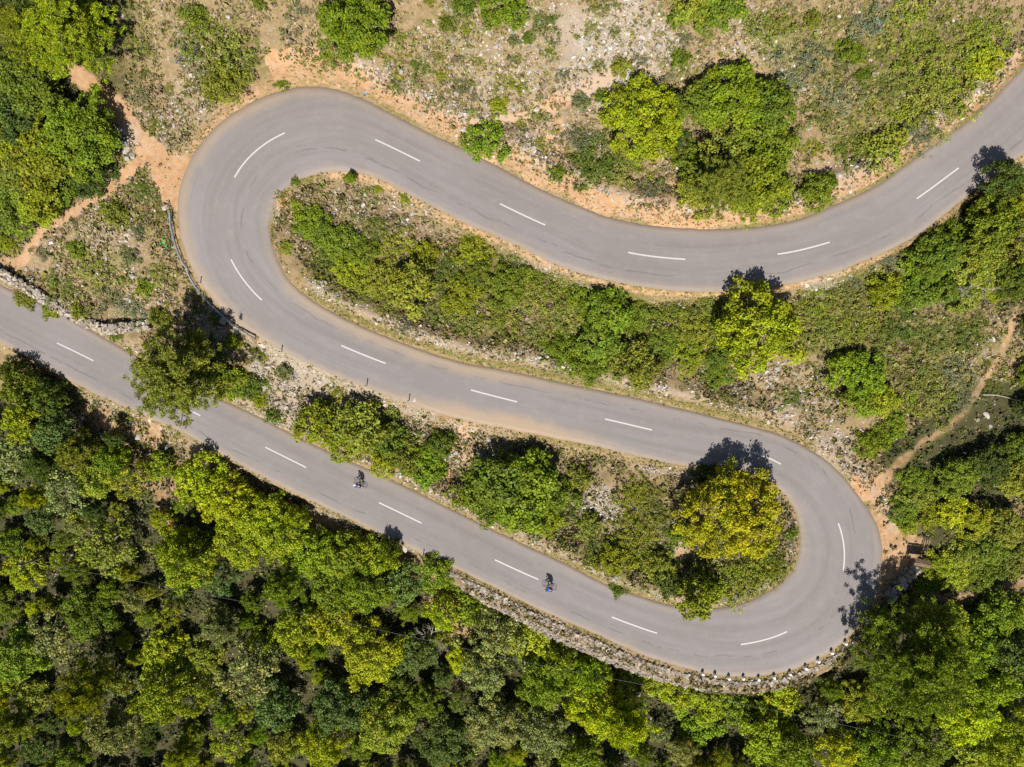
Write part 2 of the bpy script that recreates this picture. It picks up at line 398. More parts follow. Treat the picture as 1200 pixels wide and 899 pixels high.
GREEN = np.maximum.reduce([FOREST * 0.8, blobs([(420,300,70,.7),(560,330,70,.8),(700,380,90,.9),(830,390,60,.8),(1000,370,90,.9),(1100,450,90,.7),(1080,90,90,.8),(1030,160,60,.6),(760,640,70,.8),(870,670,60,1),
      (700,185,45,.7),(610,580,60,.6),(260,60,50,.5),(120,320,40,.5),(170,260,20,.5),(330,90,40,.4),(450,50,50,.3),(550,40,60,.3),(940,60,70,.5)]),
      np.where(~SIDE_A & (SG > sL1) & (SG < sR0), 0.9 * np.exp(-((DR - .5) / .35) ** 2), 0),
      0.8 * np.exp(-((DR - .3) / .28) ** 2) * smooth01(.35, .6, fbm(GX / 4, GY / 4, 61))])

# ---- ground material
def ground_material():
    m = NT('hillside_soil'); tc = m.n('ShaderNodeTexCoord').outputs['Object']
    a = m.attr('zone'); sp = m.n('ShaderNodeSeparateColor'); m.t.links.new(a.outputs['Color'], sp.inputs[0])
    org, grn, stn = sp.outputs[0], sp.outputs[1], sp.outputs[2]
    n1 = m.noise(tc, .35, 5); n2 = m.noise(tc, 1.6, 5, .65); n3 = m.noise(tc, 6, 4, .7); n4 = m.noise(tc, 16, 2)
    c = m.mix(m.ramp(n1, .35, .65), (.245, .172, .098), (.285, .198, .120))
    c = m.mix(m.ramp(n2, .42, .66), c, (.18, .130, .080))
    c = m.mix(m.math('MULTIPLY', m.ramp(n3, .46, .60), .8), c, m.mix(m.ramp(n2, .4, .6), (.160, .145, .052), (.180, .132, .060)))          # dry herbs
    g = m.mix(m.ramp(n3, .4, .65), (.100, .102, .020), (.150, .130, .040))
    c = m.mix(m.math('MULTIPLY', m.ramp(m.math('ADD', n2, m.math('MULTIPLY', grn, .55)), .55, .95), .85), c, g)
    o = m.mix(m.ramp(n2, .35, .65), (.34, .19, .092), (.38, .255, .155))
    o = m.mix(m.math('MULTIPLY', m.ramp(n3, .5, .7), .45), o, (.26, .17, .11))
    c = m.mix(m.ramp(m.math('ADD', org, m.math('MULTIPLY', m.math('SUBTRACT', n2, .5), .9)), .28, .62), c, o)
    c = m.mix(m.math('MULTIPLY', a.outputs['Alpha'], m.math('MULTIPLY', m.math('SUBTRACT', 1.0, org), .9)), c, m.mix(m.ramp(n3, .4, .62), m.mix(m.ramp(n2, .4, .6), (.034, .028, .018), (.060, .048, .032)), (.036, .044, .012)))   # leaf litter, its colour darkened to deepen the shade between the trees
    v = m.n('ShaderNodeTexVoronoi'); m.set(v.inputs['Vector'], tc); v.inputs['Scale'].default_value = 5.5
    vs = m.n('ShaderNodeSeparateColor'); m.t.links.new(v.outputs['Color'], vs.inputs[0])
    peb = m.math('MULTIPLY', m.ramp(v.outputs['Distance'], .28, .2), m.ramp(m.math('SUBTRACT', vs.outputs[0], m.math('MULTIPLY', stn, .75)), .3, .22))
    peb = m.math('MULTIPLY', peb, m.ramp(stn, .08, .3))
    c = m.mix(peb, c, m.mix(vs.outputs[1], (.33, .29, .255), (.5, .46, .42)))
    c = m.mix(m.math('MULTIPLY', m.ramp(stn, .45, 1.2), .45), c, (.35, .305, .265))
    h = m.math('ADD', m.math('MULTIPLY', n3, .6), m.math('ADD', m.math('MULTIPLY', n4, .35), m.math('MULTIPLY', peb, .6)))
    return m.done(m.bsdf(c, .95, .1, 0, h, .7, .10))
M['ground'] = ground_material()

def grid_mesh(name, cell_mask):
    ny, nx = GX.shape; idx = np.arange(ny * nx).reshape(ny, nx)
    F = np.stack([idx[:-1, :-1], idx[:-1, 1:], idx[1:, 1:], idx[1:, :-1]], -1)[cell_mask]
    used, inv = np.unique(F.ravel(), return_inverse=True)
    V = np.stack([GX.ravel()[used], GY.ravel()[used], GZ.ravel()[used]], 1)
    Z = np.stack([ORANGE.ravel()[used], GREEN.ravel()[used], STONE.ravel()[used], FOREST.ravel()[used]], 1)
    return np_mesh(name, V, inv.reshape(-1, 4), {'zone': np.clip(Z, 0, 1.5)}, True)
cellc = lambda a: 0.25 * (a[:-1, :-1] + a[1:, :-1] + a[:-1, 1:] + a[1:, 1:])
onroad = cellc(DR) < 0.6
rest = np.ones(onroad.shape, bool)
names = {'wide_track': 'dirt_track', 'foot_trail': 'footpath', 'hillside_trail': 'footpath', 'forest_trail': 'footpath'}
texts = {'wide_track': 'pale orange dirt track leaving the outside of the western hairpin',
         'foot_trail': 'narrow tan footpath branching from the dirt track past bushes',
         'hillside_trail': 'thin reddish footpath curving down the scrubby slope to the eastern hairpin',
         'forest_trail': 'pale dirt footpath entering the wood beyond the notice board'}
for k, d in TRK.items():
    mk = (cellc(d) < 0) & rest & ~onroad; rest &= ~mk
    tag(link(names[k], grid_mesh(k, mk), M['ground']), texts[k], 'path', None, 'structure')
mk = lay[:-1, :-1] & rest & ~onroad; rest &= ~mk
tag(link('dirt_layby', grid_mesh('dirt_layby', mk), M['ground']), 'bare tan earth lay-by outside the eastern hairpin', 'lay-by', None, 'structure')
tag(link('hillside_ground', grid_mesh('hillside_ground', rest), M['ground']), 'stony tan hillside with dry herbs and scattered limestone', 'ground', None, 'structure')

# ------------------------------------------------------------------ road surface
def road_material():
    m = NT('old_asphalt'); a = m.attr('track'); sp = m.n('ShaderNodeSeparateXYZ'); m.t.links.new(a.outputs['Vector'], sp.inputs[0])
    s, v, e = sp.outputs[0], sp.outputs[1], sp.outputs[2]          # along (m), across (m), distance to the edge (m)
    tc = m.n('ShaderNodeTexCoord').outputs['Object']
    cv = m.n('ShaderNodeCombineXYZ'); m.set(cv.inputs[0], m.math('MULTIPLY', s, .05)); m.set(cv.inputs[1], v)
    st = m.noise(cv.outputs[0], 1.1, 4, .6); fine = m.noise(cv.outputs[0], 5.0, 3, .6)
    big = m.noise(tc, .12, 4); med = m.noise(tc, .9, 5, .6); grit = m.noise(tc, 25, 2, .7)
    c = m.mix(m.ramp(big, .3, .7), (.180, .164, .165), (.204, .189, .195))
    c = m.mix(m.math('MULTIPLY', m.ramp(st, .35, .7), .6), c, (.150, .136, .132))
    c = m.mix(m.math('MULTIPLY', m.ramp(fine, .55, .75), .28), c, (.128, .117, .113))
    c = m.mix(m.math('MULTIPLY', m.ramp(med, .48, .75), .35), c, (.245, .222, .208))
    wv = m.noise(cv.outputs[0], .8, 3)
    # one long repaired seam wandering along the outer lane
    seam = m.math('ABSOLUTE', m.math('SUBTRACT', m.math('ADD', v, m.math('MULTIPLY', m.math('SUBTRACT', m.noise(tc, .35, 4), .5), 1.1)), -1.75))
    sm = m.math('MULTIPLY', m.ramp(seam, .13, .02), m.math('MULTIPLY', m.ramp(m.noise(tc, .5, 2), .42, .58), .55))
    c = m.mix(sm, c, (.085, .078, .075))
    for off in (-1.0, 1.35):
        w = m.math('ABSOLUTE', m.math('SUBTRACT', m.math('ADD', v, m.math('MULTIPLY', m.math('SUBTRACT', wv, .5), 1.0)), off))
        c = m.mix(m.math('MULTIPLY', m.ramp(w, .55, .1), m.math('MULTIPLY', m.ramp(st, .38, .62), .22)), c, (.125, .113, .108))
    # dust blown in from the verges
    dn = m.math('ADD', e, m.math('MULTIPLY', m.math('SUBTRACT', m.noise(tc, .5, 5, .6), .5), 1.5))
    du = m.attr('dust').outputs['Fac']
    dn = m.math('SUBTRACT', dn, m.math('MULTIPLY', du, 1.6))
    c = m.mix(m.math('MULTIPLY', m.ramp(dn, 1.2, -.3), m.math('ADD', .36, du)), c, (.33, .245, .165))
    c = m.mix(m.math('MULTIPLY', m.ramp(m.math('ADD', e, m.math('MULTIPLY', m.math('SUBTRACT', med, .5), .5)), .22, .0), .5), c, (.20, .14, .085))
    c = m.mix(.22, c, m.mix(m.ramp(grit, .35, .65), (.12, .11, .10), (.27, .25, .235)))
    return m.done(m.bsdf(c, .88, .25, 0, m.math('ADD', grit, m.math('MULTIPLY', st, .3)), .25, .015))
M['road'] = road_material()
NC = 15
def road_point(i, f):
    """i fractional sample index, f in -1..1 across (1 = edge A)"""
    i = np.asarray(i, float)
    ii = np.arange(len(RX)); g = lambda a: np.interp(i, ii, a)
    lat = np.where(f > 0, f * g(HWA), f * g(HWB))
    return np.stack([g(RX) + lat * g(RN[:, 0]), g(RY) + lat * g(RN[:, 1]), g(Zr) + 0 * lat], -1), lat
I = np.arange(0, len(RX) - 1, 0.5); Fv = np.linspace(-1, 1, NC)
wobA = 1 + 0.045 * (fbm(I / 2.3, I * 0 + 3, 5) - .5); wobB = 1 + 0.045 * (fbm(I / 2.3, I * 0 + 9, 6) - .5)
rows, trk, dus = [], [], []
dustA = 0.62 * bump_s(S_px, S_px[s_near(500,446)], S_px[s_near(700,490)], 80) + 0.3 * bump_s(S_px, sL0 + 40, sL1, 60); dustB = 0.4 * bump_s(S_px, sL1 - 40, S_px[s_near(645,479)], 80)
for f in Fv:
    ff = np.where(f > 0, f * wobA, f * wobB); P, lat = road_point(I, ff)
    P[:, 2] += 0.0 + 0.05 * (1 - f * f)
    rows.append(P); ed = np.where(f > 0, np.interp(I, np.arange(len(RX)), HWA), np.interp(I, np.arange(len(RX)), HWB)) * (1 - abs(f))
    trk.append(np.stack([np.interp(I, np.arange(len(RX)), Sm), lat, ed], 1))
    dus.append(np.interp(I, np.arange(len(RX)), dustA if f > 0 else dustB))
V = np.stack(rows, 1); ni = len(I)
# a worn lip down into the verge on both sides
lipA = V[:, -1] + np.stack([np.interp(I, np.arange(len(RX)), RN[:, 0]) * .12, np.interp(I, np.arange(len(RX)), RN[:, 1]) * .12, np.full(ni, -.16)], 1)
lipB = V[:, 0] + np.stack([np.interp(I, np.arange(len(RX)), RN[:, 0]) * -.12, np.interp(I, np.arange(len(RX)), RN[:, 1]) * -.12, np.full(ni, -.16)], 1)
V = np.concatenate([lipB[:, None], V, lipA[:, None]], 1)
T = np.stack(trk, 1); T = np.concatenate([T[:, :1], T, T[:, -1:]], 1); DU = np.stack(dus, 1); DU = np.concatenate([DU[:, :1], DU, DU[:, -1:]], 1)
nc = NC + 2; idx = np.arange(ni * nc).reshape(ni, nc)
F = np.stack([idx[:-1, :-1], idx[:-1, 1:], idx[1:, 1:], idx[1:, :-1]], -1).reshape(-1, 4)
me = np_mesh('road', V.reshape(-1, 3), F, None, True)
a_ = me.attributes.new('track', 'FLOAT_VECTOR', 'POINT'); a_.data.foreach_set('vector', T.reshape(-1).astype(np.float32))
a_ = me.attributes.new('dust', 'FLOAT', 'POINT'); a_.data.foreach_set('value', DU.reshape(-1).astype(np.float32))
road = tag(link('road', me, M['road']), 'grey asphalt mountain road folding through two hairpin bends', 'road', None, 'structure')

# painted centre dashes
def paint_material():
    m = NT('road_paint'); tc = m.n('ShaderNodeTexCoord').outputs['Object']
    nz = m.noise(tc, 14, 4, .7)
    return m.done(m.bsdf(m.mix(m.ramp(nz, .52, .78), (.42, .41, .40), (.27, .25, .23)), .6, .3))
M['paint'] = paint_material()
dashes = [((275,208),(334,156)),((440,164),(492,189)),((586,239),(639,264)),((736,296),(803,304)),((911,298),(972,284)),((1074,233),(1123,197)),
 ((271,304),(307,352)),((400,405),(452,426)),((552,457),(606,471)),((709,491),(764,504)),((866,526),(915,544)),((982,613),(988,668)),((868,755),(922,740)),
 ((717,723),(770,742)),((580,656),(631,679)),((444,589),(494,613)),((311,524),(359,548)),((67,402),(110,423)),((189,465),(235,487))]
for p, q in dashes:
    ia, ib = s_near(*p), s_near(*q)
    if ia > ib: p, q, ia, ib = q, p, ib, ia
    def frac(pt, i):
        X_, Y_ = at(pt[0], pt[1], Zr[i]); d = np.array([X_ - RX[i], Y_ - RY[i]])
        return i + d @ RT[i] / np.hypot(RX[i + 1] - RX[i], RY[i + 1] - RY[i]), d @ RN[i]
    fa, la = frac(p, ia); fb, lb = frac(q, ib)
    ii = np.linspace(fa, fb, 14); la_ = np.linspace(la, lb, 14); g = lambda a: np.interp(ii, np.arange(len(RX)), a)
    hw = 0.075
    vs = []
    for sgn in (-1, 1):
        L_ = la_ + sgn * hw
        fz = np.where(L_ > 0, L_ / g(HWA), L_ / g(HWB))
        vs.append(np.stack([g(RX) + L_ * g(RN[:, 0]), g(RY) + L_ * g(RN[:, 1]), g(Zr) + .05 * (1 - fz * fz) + .008], 1))
    V = np.stack(vs, 1).reshape(-1, 3); ix_ = np.arange(28).reshape(14, 2)
    Fd = np.stack([ix_[:-1, 0], ix_[:-1, 1], ix_[1:, 1], ix_[1:, 0]], -1)
    link('lane_dash', np_mesh('lane_dash', V, Fd), M['paint'], road)

# ------------------------------------------------------------------ loose stones and low herbs (uncountable)
def rand_in_view(nn, margin=60):
    px = rng.uniform(-margin, 1200 + margin, nn); py = rng.uniform(-margin, 899 + margin, nn)
    x, y = at(px, py, 3.0); z = zg(x, y); return x, y, z
CUBE = np.array([[-1,-1,-1],[1,-1,-1],[1,1,-1],[-1,1,-1],[-1,-1,1],[1,-1,1],[1,1,1],[-1,1,1]], float) * .5
CF = np.array([[4,5,6,7],[0,1,5,4],[1,2,6,5],[2,3,7,6],[3,0,4,7]])
def rot_all(nn, tilt=.5):
    a = rng.uniform(0, 2 * math.pi, nn); b = rng.normal(0, tilt, nn); c = rng.normal(0, tilt, nn)
    ca, sa, cb, sb, cc, sc = np.cos(a), np.sin(a), np.cos(b), np.sin(b), np.cos(c), np.sin(c); o = np.zeros(nn); l = np.ones(nn)
    Rz = np.stack([ca,-sa,o,sa,ca,o,o,o,l],-1).reshape(-1,3,3); Ry = np.stack([cb,o,sb,o,l,o,-sb,o,cb],-1).reshape(-1,3,3); Rx = np.stack([l,o,o,o,cc,-sc,o,sc,cc],-1).reshape(-1,3,3)
    return Rz @ Ry @ Rx
def stone_cols(nn, warm=0.0):
    v = rng.uniform(.25, .54, nn); w = rng.uniform(0, 1, nn) < .45 + warm
    c = np.stack([v, v * np.where(w, .86, .95), v * np.where(w, .72, .90)], 1)
    return np.concatenate([c, np.ones((nn, 1))], 1)
def stones_mesh(name, x, y, z, size, warm=0.0, flat=.62, tilt=.45):
    nn = len(x); L = CUBE[None] * (1 + rng.uniform(-.38, .38, (nn, 8, 3)))
    L[:, 4:, :2] *= rng.uniform(.55, .95, (nn, 1, 1))
    sc = size[:, None] * np.stack([rng.uniform(.75, 1.3, nn), rng.uniform(.75, 1.3, nn), rng.uniform(flat * .8, flat * 1.3, nn)], 1)
    V = np.einsum('nij,nkj->nki', rot_all(nn, tilt), L * sc[:, None]) + np.stack([x, y, z], 1)[:, None]
    F = (CF[None] + (np.arange(nn) * 8)[:, None, None]).reshape(-1, 4)
    return np_mesh(name, V.reshape(-1, 3), F, {'tint': np.repeat(stone_cols(nn, warm), 8, 0)})
x, y, z = rand_in_view(520000)
pr = look(STONE, x, y) * .72 + .08
pr *= (1 - .8 * look(FOREST, x, y)) * (1 - .85 * look(PATH, x, y)) * (look(DR, x, y) > .35)
pr *= smooth01(.3, .62, fbm(x / 1.7, y / 1.7, 77)) * 1.2
keep = np.nonzero(rng.uniform(0, 1, len(x)) < pr * .62)[0][:56000]
sz = np.minimum(.06 + rng.exponential(.055, len(keep)), .42)
tag(link('loose_stones', stones_mesh('loose_stones', x[keep], y[keep], z[keep] + sz * .12, sz), M['stone']),
    'loose pale limestone rubble strewn over the hillside', 'stones', None, 'stuff')

def tuft_proto(nq, leaf, seed):
    r = np.random.default_rng(seed); v = r.normal(size=(nq, 3)); v[:, 2] = np.abs(v[:, 2]); v /= np.linalg.norm(v, axis=1)[:, None]
    P = v * r.uniform(.5, 1, nq)[:, None] * [1, 1, .75]
    nrm = v + r.normal(0, .5, (nq, 3)); return quads(P, nrm, leaf * r.uniform(.7, 1.4, nq), r)
def quads(P, nrm, size, r, aspect=1.0):
    nrm = nrm / (np.linalg.norm(nrm, axis=1)[:, None] + 1e-9); a = r.normal(size=P.shape)
    t = np.cross(nrm, a); t /= np.linalg.norm(t, axis=1)[:, None] + 1e-9; b = np.cross(nrm, t)
    t = t * size[:, None] * .5; b = b * size[:, None] * .5 * aspect
    bend = nrm * size[:, None] * .16
    return np.stack([P - t - bend * .4, P - b * .8 + bend * .3, P + t * 1.1 - bend, P + b + bend * .3], 1)      # (n,4,3) diamond leaf
def tufts(name, x, y, z, size, cols, nq=10, leaf=.75):
    protos = np.stack([tuft_proto(nq, leaf, s) for s in range(8)]); nn = len(x); w = rng.integers(0, 8, nn)
    a = rng.uniform(0, 6.283, nn); ca, sa = np.cos(a)[:, None], np.sin(a)[:, None]
    L = protos[w].reshape(nn, -1, 3) * (size[:, None] * rng.uniform(.8, 1.2, (nn, 1)))[:, None]
    V = np.stack([L[..., 0] * ca - L[..., 1] * sa, L[..., 0] * sa + L[..., 1] * ca, L[..., 2]], -1) + np.stack([x, y, z], 1)[:, None]
    k = V.shape[1]; F = np.arange(nn * k).reshape(-1, 4)
    C = cols[:, None] * rng.uniform(.65, 1.35, (nn, nq, 1)); C = np.repeat(C, 4, 1).reshape(-1, 3)
    return np_mesh(name, V.reshape(-1, 3), F, {'tint': np.concatenate([C, np.ones((len(C), 1))], 1)})
PAL = np.array([[.190,.182,.066],[.165,.168,.045],[.215,.180,.075],[.22,.160,.082],[.12,.14,.025],[.165,.155,.018],[.17,.160,.085],[.24,.180,.10],[.15,.110,.075]])
x, y, z = rand_in_view(900000, 25)
gr, dr, pa, st = look(GREEN, x, y), look(DR, x, y), look(PATH, x, y), look(STONE, x, y)
cl = fbm(x / 2.6, y / 2.6, 31)
pr = (.95 - .1 * gr) * smooth01(.26, .52, cl + .1 * gr) * (1 - .95 * pa) * (dr > .3) * (1 - .55 * np.clip(st, 0, 1)) * (1 - .85 * look(FOREST, x, y))
verge = (dr > .15) & (dr < .9); pr = np.where(verge & (pa < .3), np.maximum(pr, 1.1 * vnoise(x / 1.5, y / 1.5, 5)), pr)
keep = np.nonzero(rng.uniform(0, 1, len(x)) < pr * .55)[0][:92000]
x, y, z, gr, dr = x[keep], y[keep], z[keep], gr[keep], dr[keep]
cn = fbm(x / 3.5, y / 3.5, 91)
pick = rng.integers(0, 9, len(x)); green_pick = rng.choice([1, 4, 5, 4], len(x))
pick = np.where(rng.uniform(0, 1, len(x)) < gr * .75, green_pick, pick)
pick = np.where(cn > .6, np.where(rng.uniform(0, 1, len(x)) < .6, rng.choice([2, 3, 7, 8], len(x)), pick), pick)
pick = np.where((dr < .9) & (rng.uniform(0, 1, len(x)) < .7), rng.choice([5, 2, 3, 4], len(x)), pick)
cols = PAL[pick] * rng.uniform(.75, 1.25, (len(x), 1))
sz = np.where(dr < .9, rng.uniform(.07, .18, len(x)), np.minimum(.12 + rng.exponential(.08, len(x)), .45))
tag(link('dry_herbs', tufts('dry_herbs', x, y, z, sz, cols, 6, .85), M['scrub']), 'low dry herbs and grass tufts scattered over the stony ground', 'herbs', None, 'stuff')

x, y, z = rand_in_view(150000, 150)
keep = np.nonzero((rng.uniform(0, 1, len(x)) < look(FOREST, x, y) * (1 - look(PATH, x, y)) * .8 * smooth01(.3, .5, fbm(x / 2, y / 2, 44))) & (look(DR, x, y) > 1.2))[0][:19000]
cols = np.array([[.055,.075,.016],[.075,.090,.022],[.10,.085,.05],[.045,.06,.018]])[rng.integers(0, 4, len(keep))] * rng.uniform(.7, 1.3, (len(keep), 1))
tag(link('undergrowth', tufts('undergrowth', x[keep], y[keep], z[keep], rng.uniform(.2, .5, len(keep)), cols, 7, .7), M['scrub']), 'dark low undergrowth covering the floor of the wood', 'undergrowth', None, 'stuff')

# ------------------------------------------------------------------ trees and shrubs
def ell(nn, r, flat=1.0):
    v = r.normal(size=(nn, 3)); v /= np.linalg.norm(v, axis=1)[:, None]; return v
def leafy(name, lobes, leaf, per_m2, seed, grey=.04, yellow=.10, squash=.8):
    """lobes: list (cx,cy,cz,r). many small leaf faces on and in every lobe"""
    r = np.random.default_rng(seed); Q, C = [], []
    for (cx_, cy_, cz_, lr) in lobes:
        nn = max(12, int(per_m2 * 4 * lr * lr)); v = ell(nn, r); v[:, 2] = np.where(v[:, 2] < -.35, -v[:, 2], v[:, 2])
        dpt = 1 - .55 * r.uniform(0, 1, nn) ** 2
        lump = 1 + .22 * np.sin(v[:, 0] * 5 + cx_ * 9) * np.cos(v[:, 1] * 5 + cy_ * 7)
        P = v * (lr * dpt * lump)[:, None] * [1, 1, squash] + [cx_, cy_, cz_]
        nrm = v + [0, 0, .35] + r.normal(0, .55, (nn, 3))
        Q.append(quads(P, nrm, leaf * r.uniform(.65, 1.4, nn), r))
        b = r.uniform(.78, 1.22); hue = r.normal(0, .05); base = np.array([b * (1 + hue), b, b * (1 - hue)])
        c = base * r.uniform(.72, 1.3, (nn, 1))
        ye = r.uniform(0, 1, nn) < yellow; c[ye] *= [1.32, 1.25, .6]
        gy = r.uniform(0, 1, nn) < (grey * (5 if r.uniform() < .15 else .6)); c[gy] = c[gy] * [1.2, 1.05, 1.5] + [.28, .22, .42]
        C.append(np.repeat(c, 4, 0))
    Q = np.concatenate(Q); C = np.concatenate(C)
    me = np_mesh(name, Q.reshape(-1, 3), np.arange(len(Q) * 4).reshape(-1, 4), {'tint': np.concatenate([C, np.ones((len(C), 1))], 1)})
    me.materials.append(M['leaf']); return me
def tube(bm, pts, radii, nseg=6):
    rings = []
    for i, p in enumerate(pts):
        p = Vector(p); d = (Vector(pts[min(i + 1, len(pts) - 1)]) - Vector(pts[max(i - 1, 0)])).normalized()
        u = d.orthogonal().normalized(); w = d.cross(u)
        if i and rings: # keep twist low
            pu = (rings[-1][0].co - Vector(pts[i - 1])); pu -= d * pu.dot(d)
            if pu.length > 1e-6: u = pu.normalized(); w = d.cross(u)
        rings.append([bm.verts.new(p + (u * math.cos(2 * math.pi * k / nseg) + w * math.sin(2 * math.pi * k / nseg)) * radii[i]) for k in range(nseg)])
    for a, b in zip(rings[:-1], rings[1:]):
        for k in range(nseg): bm.faces.new((a[k], a[(k + 1) % nseg], b[(k + 1) % nseg], b[k]))
    bm.faces.new(rings[0][::-1]); bm.faces.new(rings[-1])
def bm_mesh(name, bm, mat=None, smooth=False):
    me = bpy.data.meshes.new(name); bmesh.ops.recalc_face_normals(bm, faces=bm.faces); bm.to_mesh(me); bm.free()
    if mat: me.materials.append(mat)
    if smooth: me.polygons.foreach_set('use_smooth', [True] * len(me.polygons))
    return me
def dome_lobes(Rr, H, z0, lr, r, cover=1.0, irregular=.22, top=1.0):
    """lobe centres over the upper shell of an uneven dome"""
    nn = int(cover * 3.4 * (Rr / lr) ** 2 * .62); ph = [r.uniform(0, 6.28) for _ in range(6)]; out = []
    for i in range(nn):
        a = i * 2.39996 + r.normal(0, .25); u = (i + .5) / nn
        zc = 1 - u * 1.12; rr = math.sqrt(max(0, 1 - max(zc, 0) ** 2)) if zc > 0 else 1 + zc * .6
        irr = 1 + irregular * (math.sin(2 * a + ph[0]) * .5 + math.sin(3 * a + ph[1]) * .5 + .6 * math.sin(5 * a + ph[2])) * rr
        k = r.uniform(.72, .97) * irr
        out.append((math.cos(a) * rr * Rr * k, math.sin(a) * rr * Rr * k, z0 + zc * H * r.uniform(.75, 1.08) * top + r.normal(0, .08 * H), lr * r.uniform(.65, 1.35)))
    for i in range(max(3, nn // 6)):      # filling inside
        a = r.uniform(0, 6.28); q = Rr * .6 * math.sqrt(r.uniform()); out.append((math.cos(a) * q, math.sin(a) * q, z0 + H * r.uniform(.05, .55), lr * 1.25))
    return out
def trunk_mesh(name, z0, Rr, H, seed, rad, mat, limbs=6, lean=.15):
    r = np.random.default_rng(seed); bm = bmesh.new(); k = Vector((r.normal(0, lean), r.normal(0, lean), z0 + .15 * H))
    tube(bm, [(0, 0, -.4), (0.02, 0, .1), k * .5 + Vector((.05, .04, 0)), k, k + Vector((.05, 0, H * .5))], [rad * 1.35, rad * 1.1, rad * .9, rad * .7, rad * .25])
    for i in range(limbs):
        a = i * 6.283 / limbs + r.normal(0, .3); e = Vector((math.cos(a) * Rr * .72, math.sin(a) * Rr * .72, z0 + H * r.uniform(.15, .55)))
        s_ = k * r.uniform(.6, .95); mid = s_.lerp(e, .5) + Vector((0, 0, .12 * H)); tube(bm, [s_, mid, e], [rad * .5, rad * .33, rad * .12], 5)
    return bm_mesh(name, bm, mat)

PROTO = {}
def mk_oak(key, Rr, H, z0, lr, leaf, seed, dens=60, **kw):
    r = np.random.default_rng(seed)
    PROTO.setdefault(key, []).append((leafy(key, dome_lobes(Rr, H, z0, lr, r, kw.pop('cover', 1.0), kw.pop('irregular', .22)), leaf, dens, seed, **kw),
        trunk_mesh(key + '_trunk', z0, Rr, H, seed, .07 * Rr + .03, M['bark']), Rr, z0 + H * .55))
for s_ in range(4): mk_oak('oak_big', 4.0, 2.6, 2.4, .62, .21, 100 + s_, 66)
for s_ in range(5): mk_oak('oak_mid', 2.6, 2.0, 1.9, .5, .19, 120 + s_, 72)
for s_ in range(4): mk_oak('oak_small', 1.7, 1.4, 1.0, .38, .17, 140 + s_, 84)
for s_ in range(3): mk_oak('airy', 2.6, 2.1, 2.0, .46, .18, 160 + s_, 60, cover=.6, irregular=.4, grey=.09)
mk_oak('compact', 3.7, 2.7, 1.3, .46, .15, 180, 105, irregular=.10, yellow=.05, grey=.015)
mk_oak('yellow_bloom', 5.0, 2.6, 2.0, .50, .17, 181, 80, irregular=.16, yellow=.30, cover=.95, grey=.06)
def mk_bush(key, Rr, H, lr, leaf, seed, dens, **kw):
    r = np.random.default_rng(seed)
    PROTO.setdefault(key, []).append((leafy(key, dome_lobes(Rr, H, .1, lr, r, kw.pop('cover', 1.0), kw.pop('irregular', .3)), leaf, dens, seed, **kw), None, Rr, H * .5))
for s_ in range(5): mk_bush('bush', 1.9, 1.25, .36, .15, 200 + s_, 100)
for s_ in range(4): mk_bush('bush_small', 1.0, .75, .26, .13, 220 + s_, 110)
for s_ in range(5): mk_bush('low_scrub', 2.0, .40, .22, .105, 240 + s_, 95, irregular=.6, cover=.6, grey=.22, yellow=.08)
def mk_pine(key, Rr, H, seed, tips=240):
    """loose pine: tufted needle clumps at the ends of radiating limbs"""
    r = np.random.default_rng(seed); Q, C = [], []; bm = bmesh.new(); lean = Vector((r.normal(0, .3), r.normal(0, .3), 0))
    tube(bm, [(0, 0, -.5), (0, 0, .2), lean * .5 + Vector((0, 0, H * .5)), lean + Vector((0, 0, H * .95))], [.26, .22, .16, .05], 7)
    nb = 26
    for i in range(nb):
        u = (i + .5) / nb; zb = H * (.38 + .57 * u); a = i * 2.39996 + r.normal(0, .2); ln = Rr * (1 - .72 * u ** 1.6) * r.uniform(.82, 1.08)
        s_ = lean * (zb / H) + Vector((0, 0, zb)); e = s_ + Vector((math.cos(a) * ln, math.sin(a) * ln, ln * (.10 + .35 * u))); mid = s_.lerp(e, .55) + Vector((0, 0, -.05 * ln))
        tube(bm, [s_, mid, e], [.075, .045, .015], 4)
        for j in range(max(5, int(tips / nb * (.6 + ln / Rr)))):
            tt = r.uniform(.15, 1.0); sp = .19 * ln * (1.15 - .55 * tt) + .12
            c_ = np.array(s_.lerp(e, tt)) + np.clip(r.normal(0, 1, 3), -1.4, 1.4) * [sp, sp, sp * .35]
            nn = 34; v = ell(nn, r); v[:, 2] = np.abs(v[:, 2]) * .8; P = c_ + v * (r.uniform(.08, .36, (nn, 1))) 
            Q.append(quads(P, v * .4 + r.normal(0, .7, (nn, 3)), r.uniform(.22, .40, nn), r, .30))
            b = r.uniform(.75, 1.25); C.append(np.repeat(np.array([b * r.uniform(.92, 1.12), b, b]) * r.uniform(.7, 1.3, (nn, 1)), 4, 0))
    Q = np.concatenate(Q); C = np.concatenate(C)
    me = np_mesh(key, Q.reshape(-1, 3), np.arange(len(Q) * 4).reshape(-1, 4), {'tint': np.concatenate([C, np.ones((len(C), 1))], 1)}); me.materials.append(M['leaf'])
    PROTO.setdefault(key, []).append((me, bm_mesh(key + '_trunk', bm, M['bark']), Rr, H * .72))
for s_ in range(3): mk_pine('pine', 4.6, 8.2, 300 + s_, 620)
for s_ in range(2): mk_pine('pine_young', 2.6, 5.4, 310 + s_, 300)
mk_pine('pine_large', 7.2, 11.0, 320, 1500)
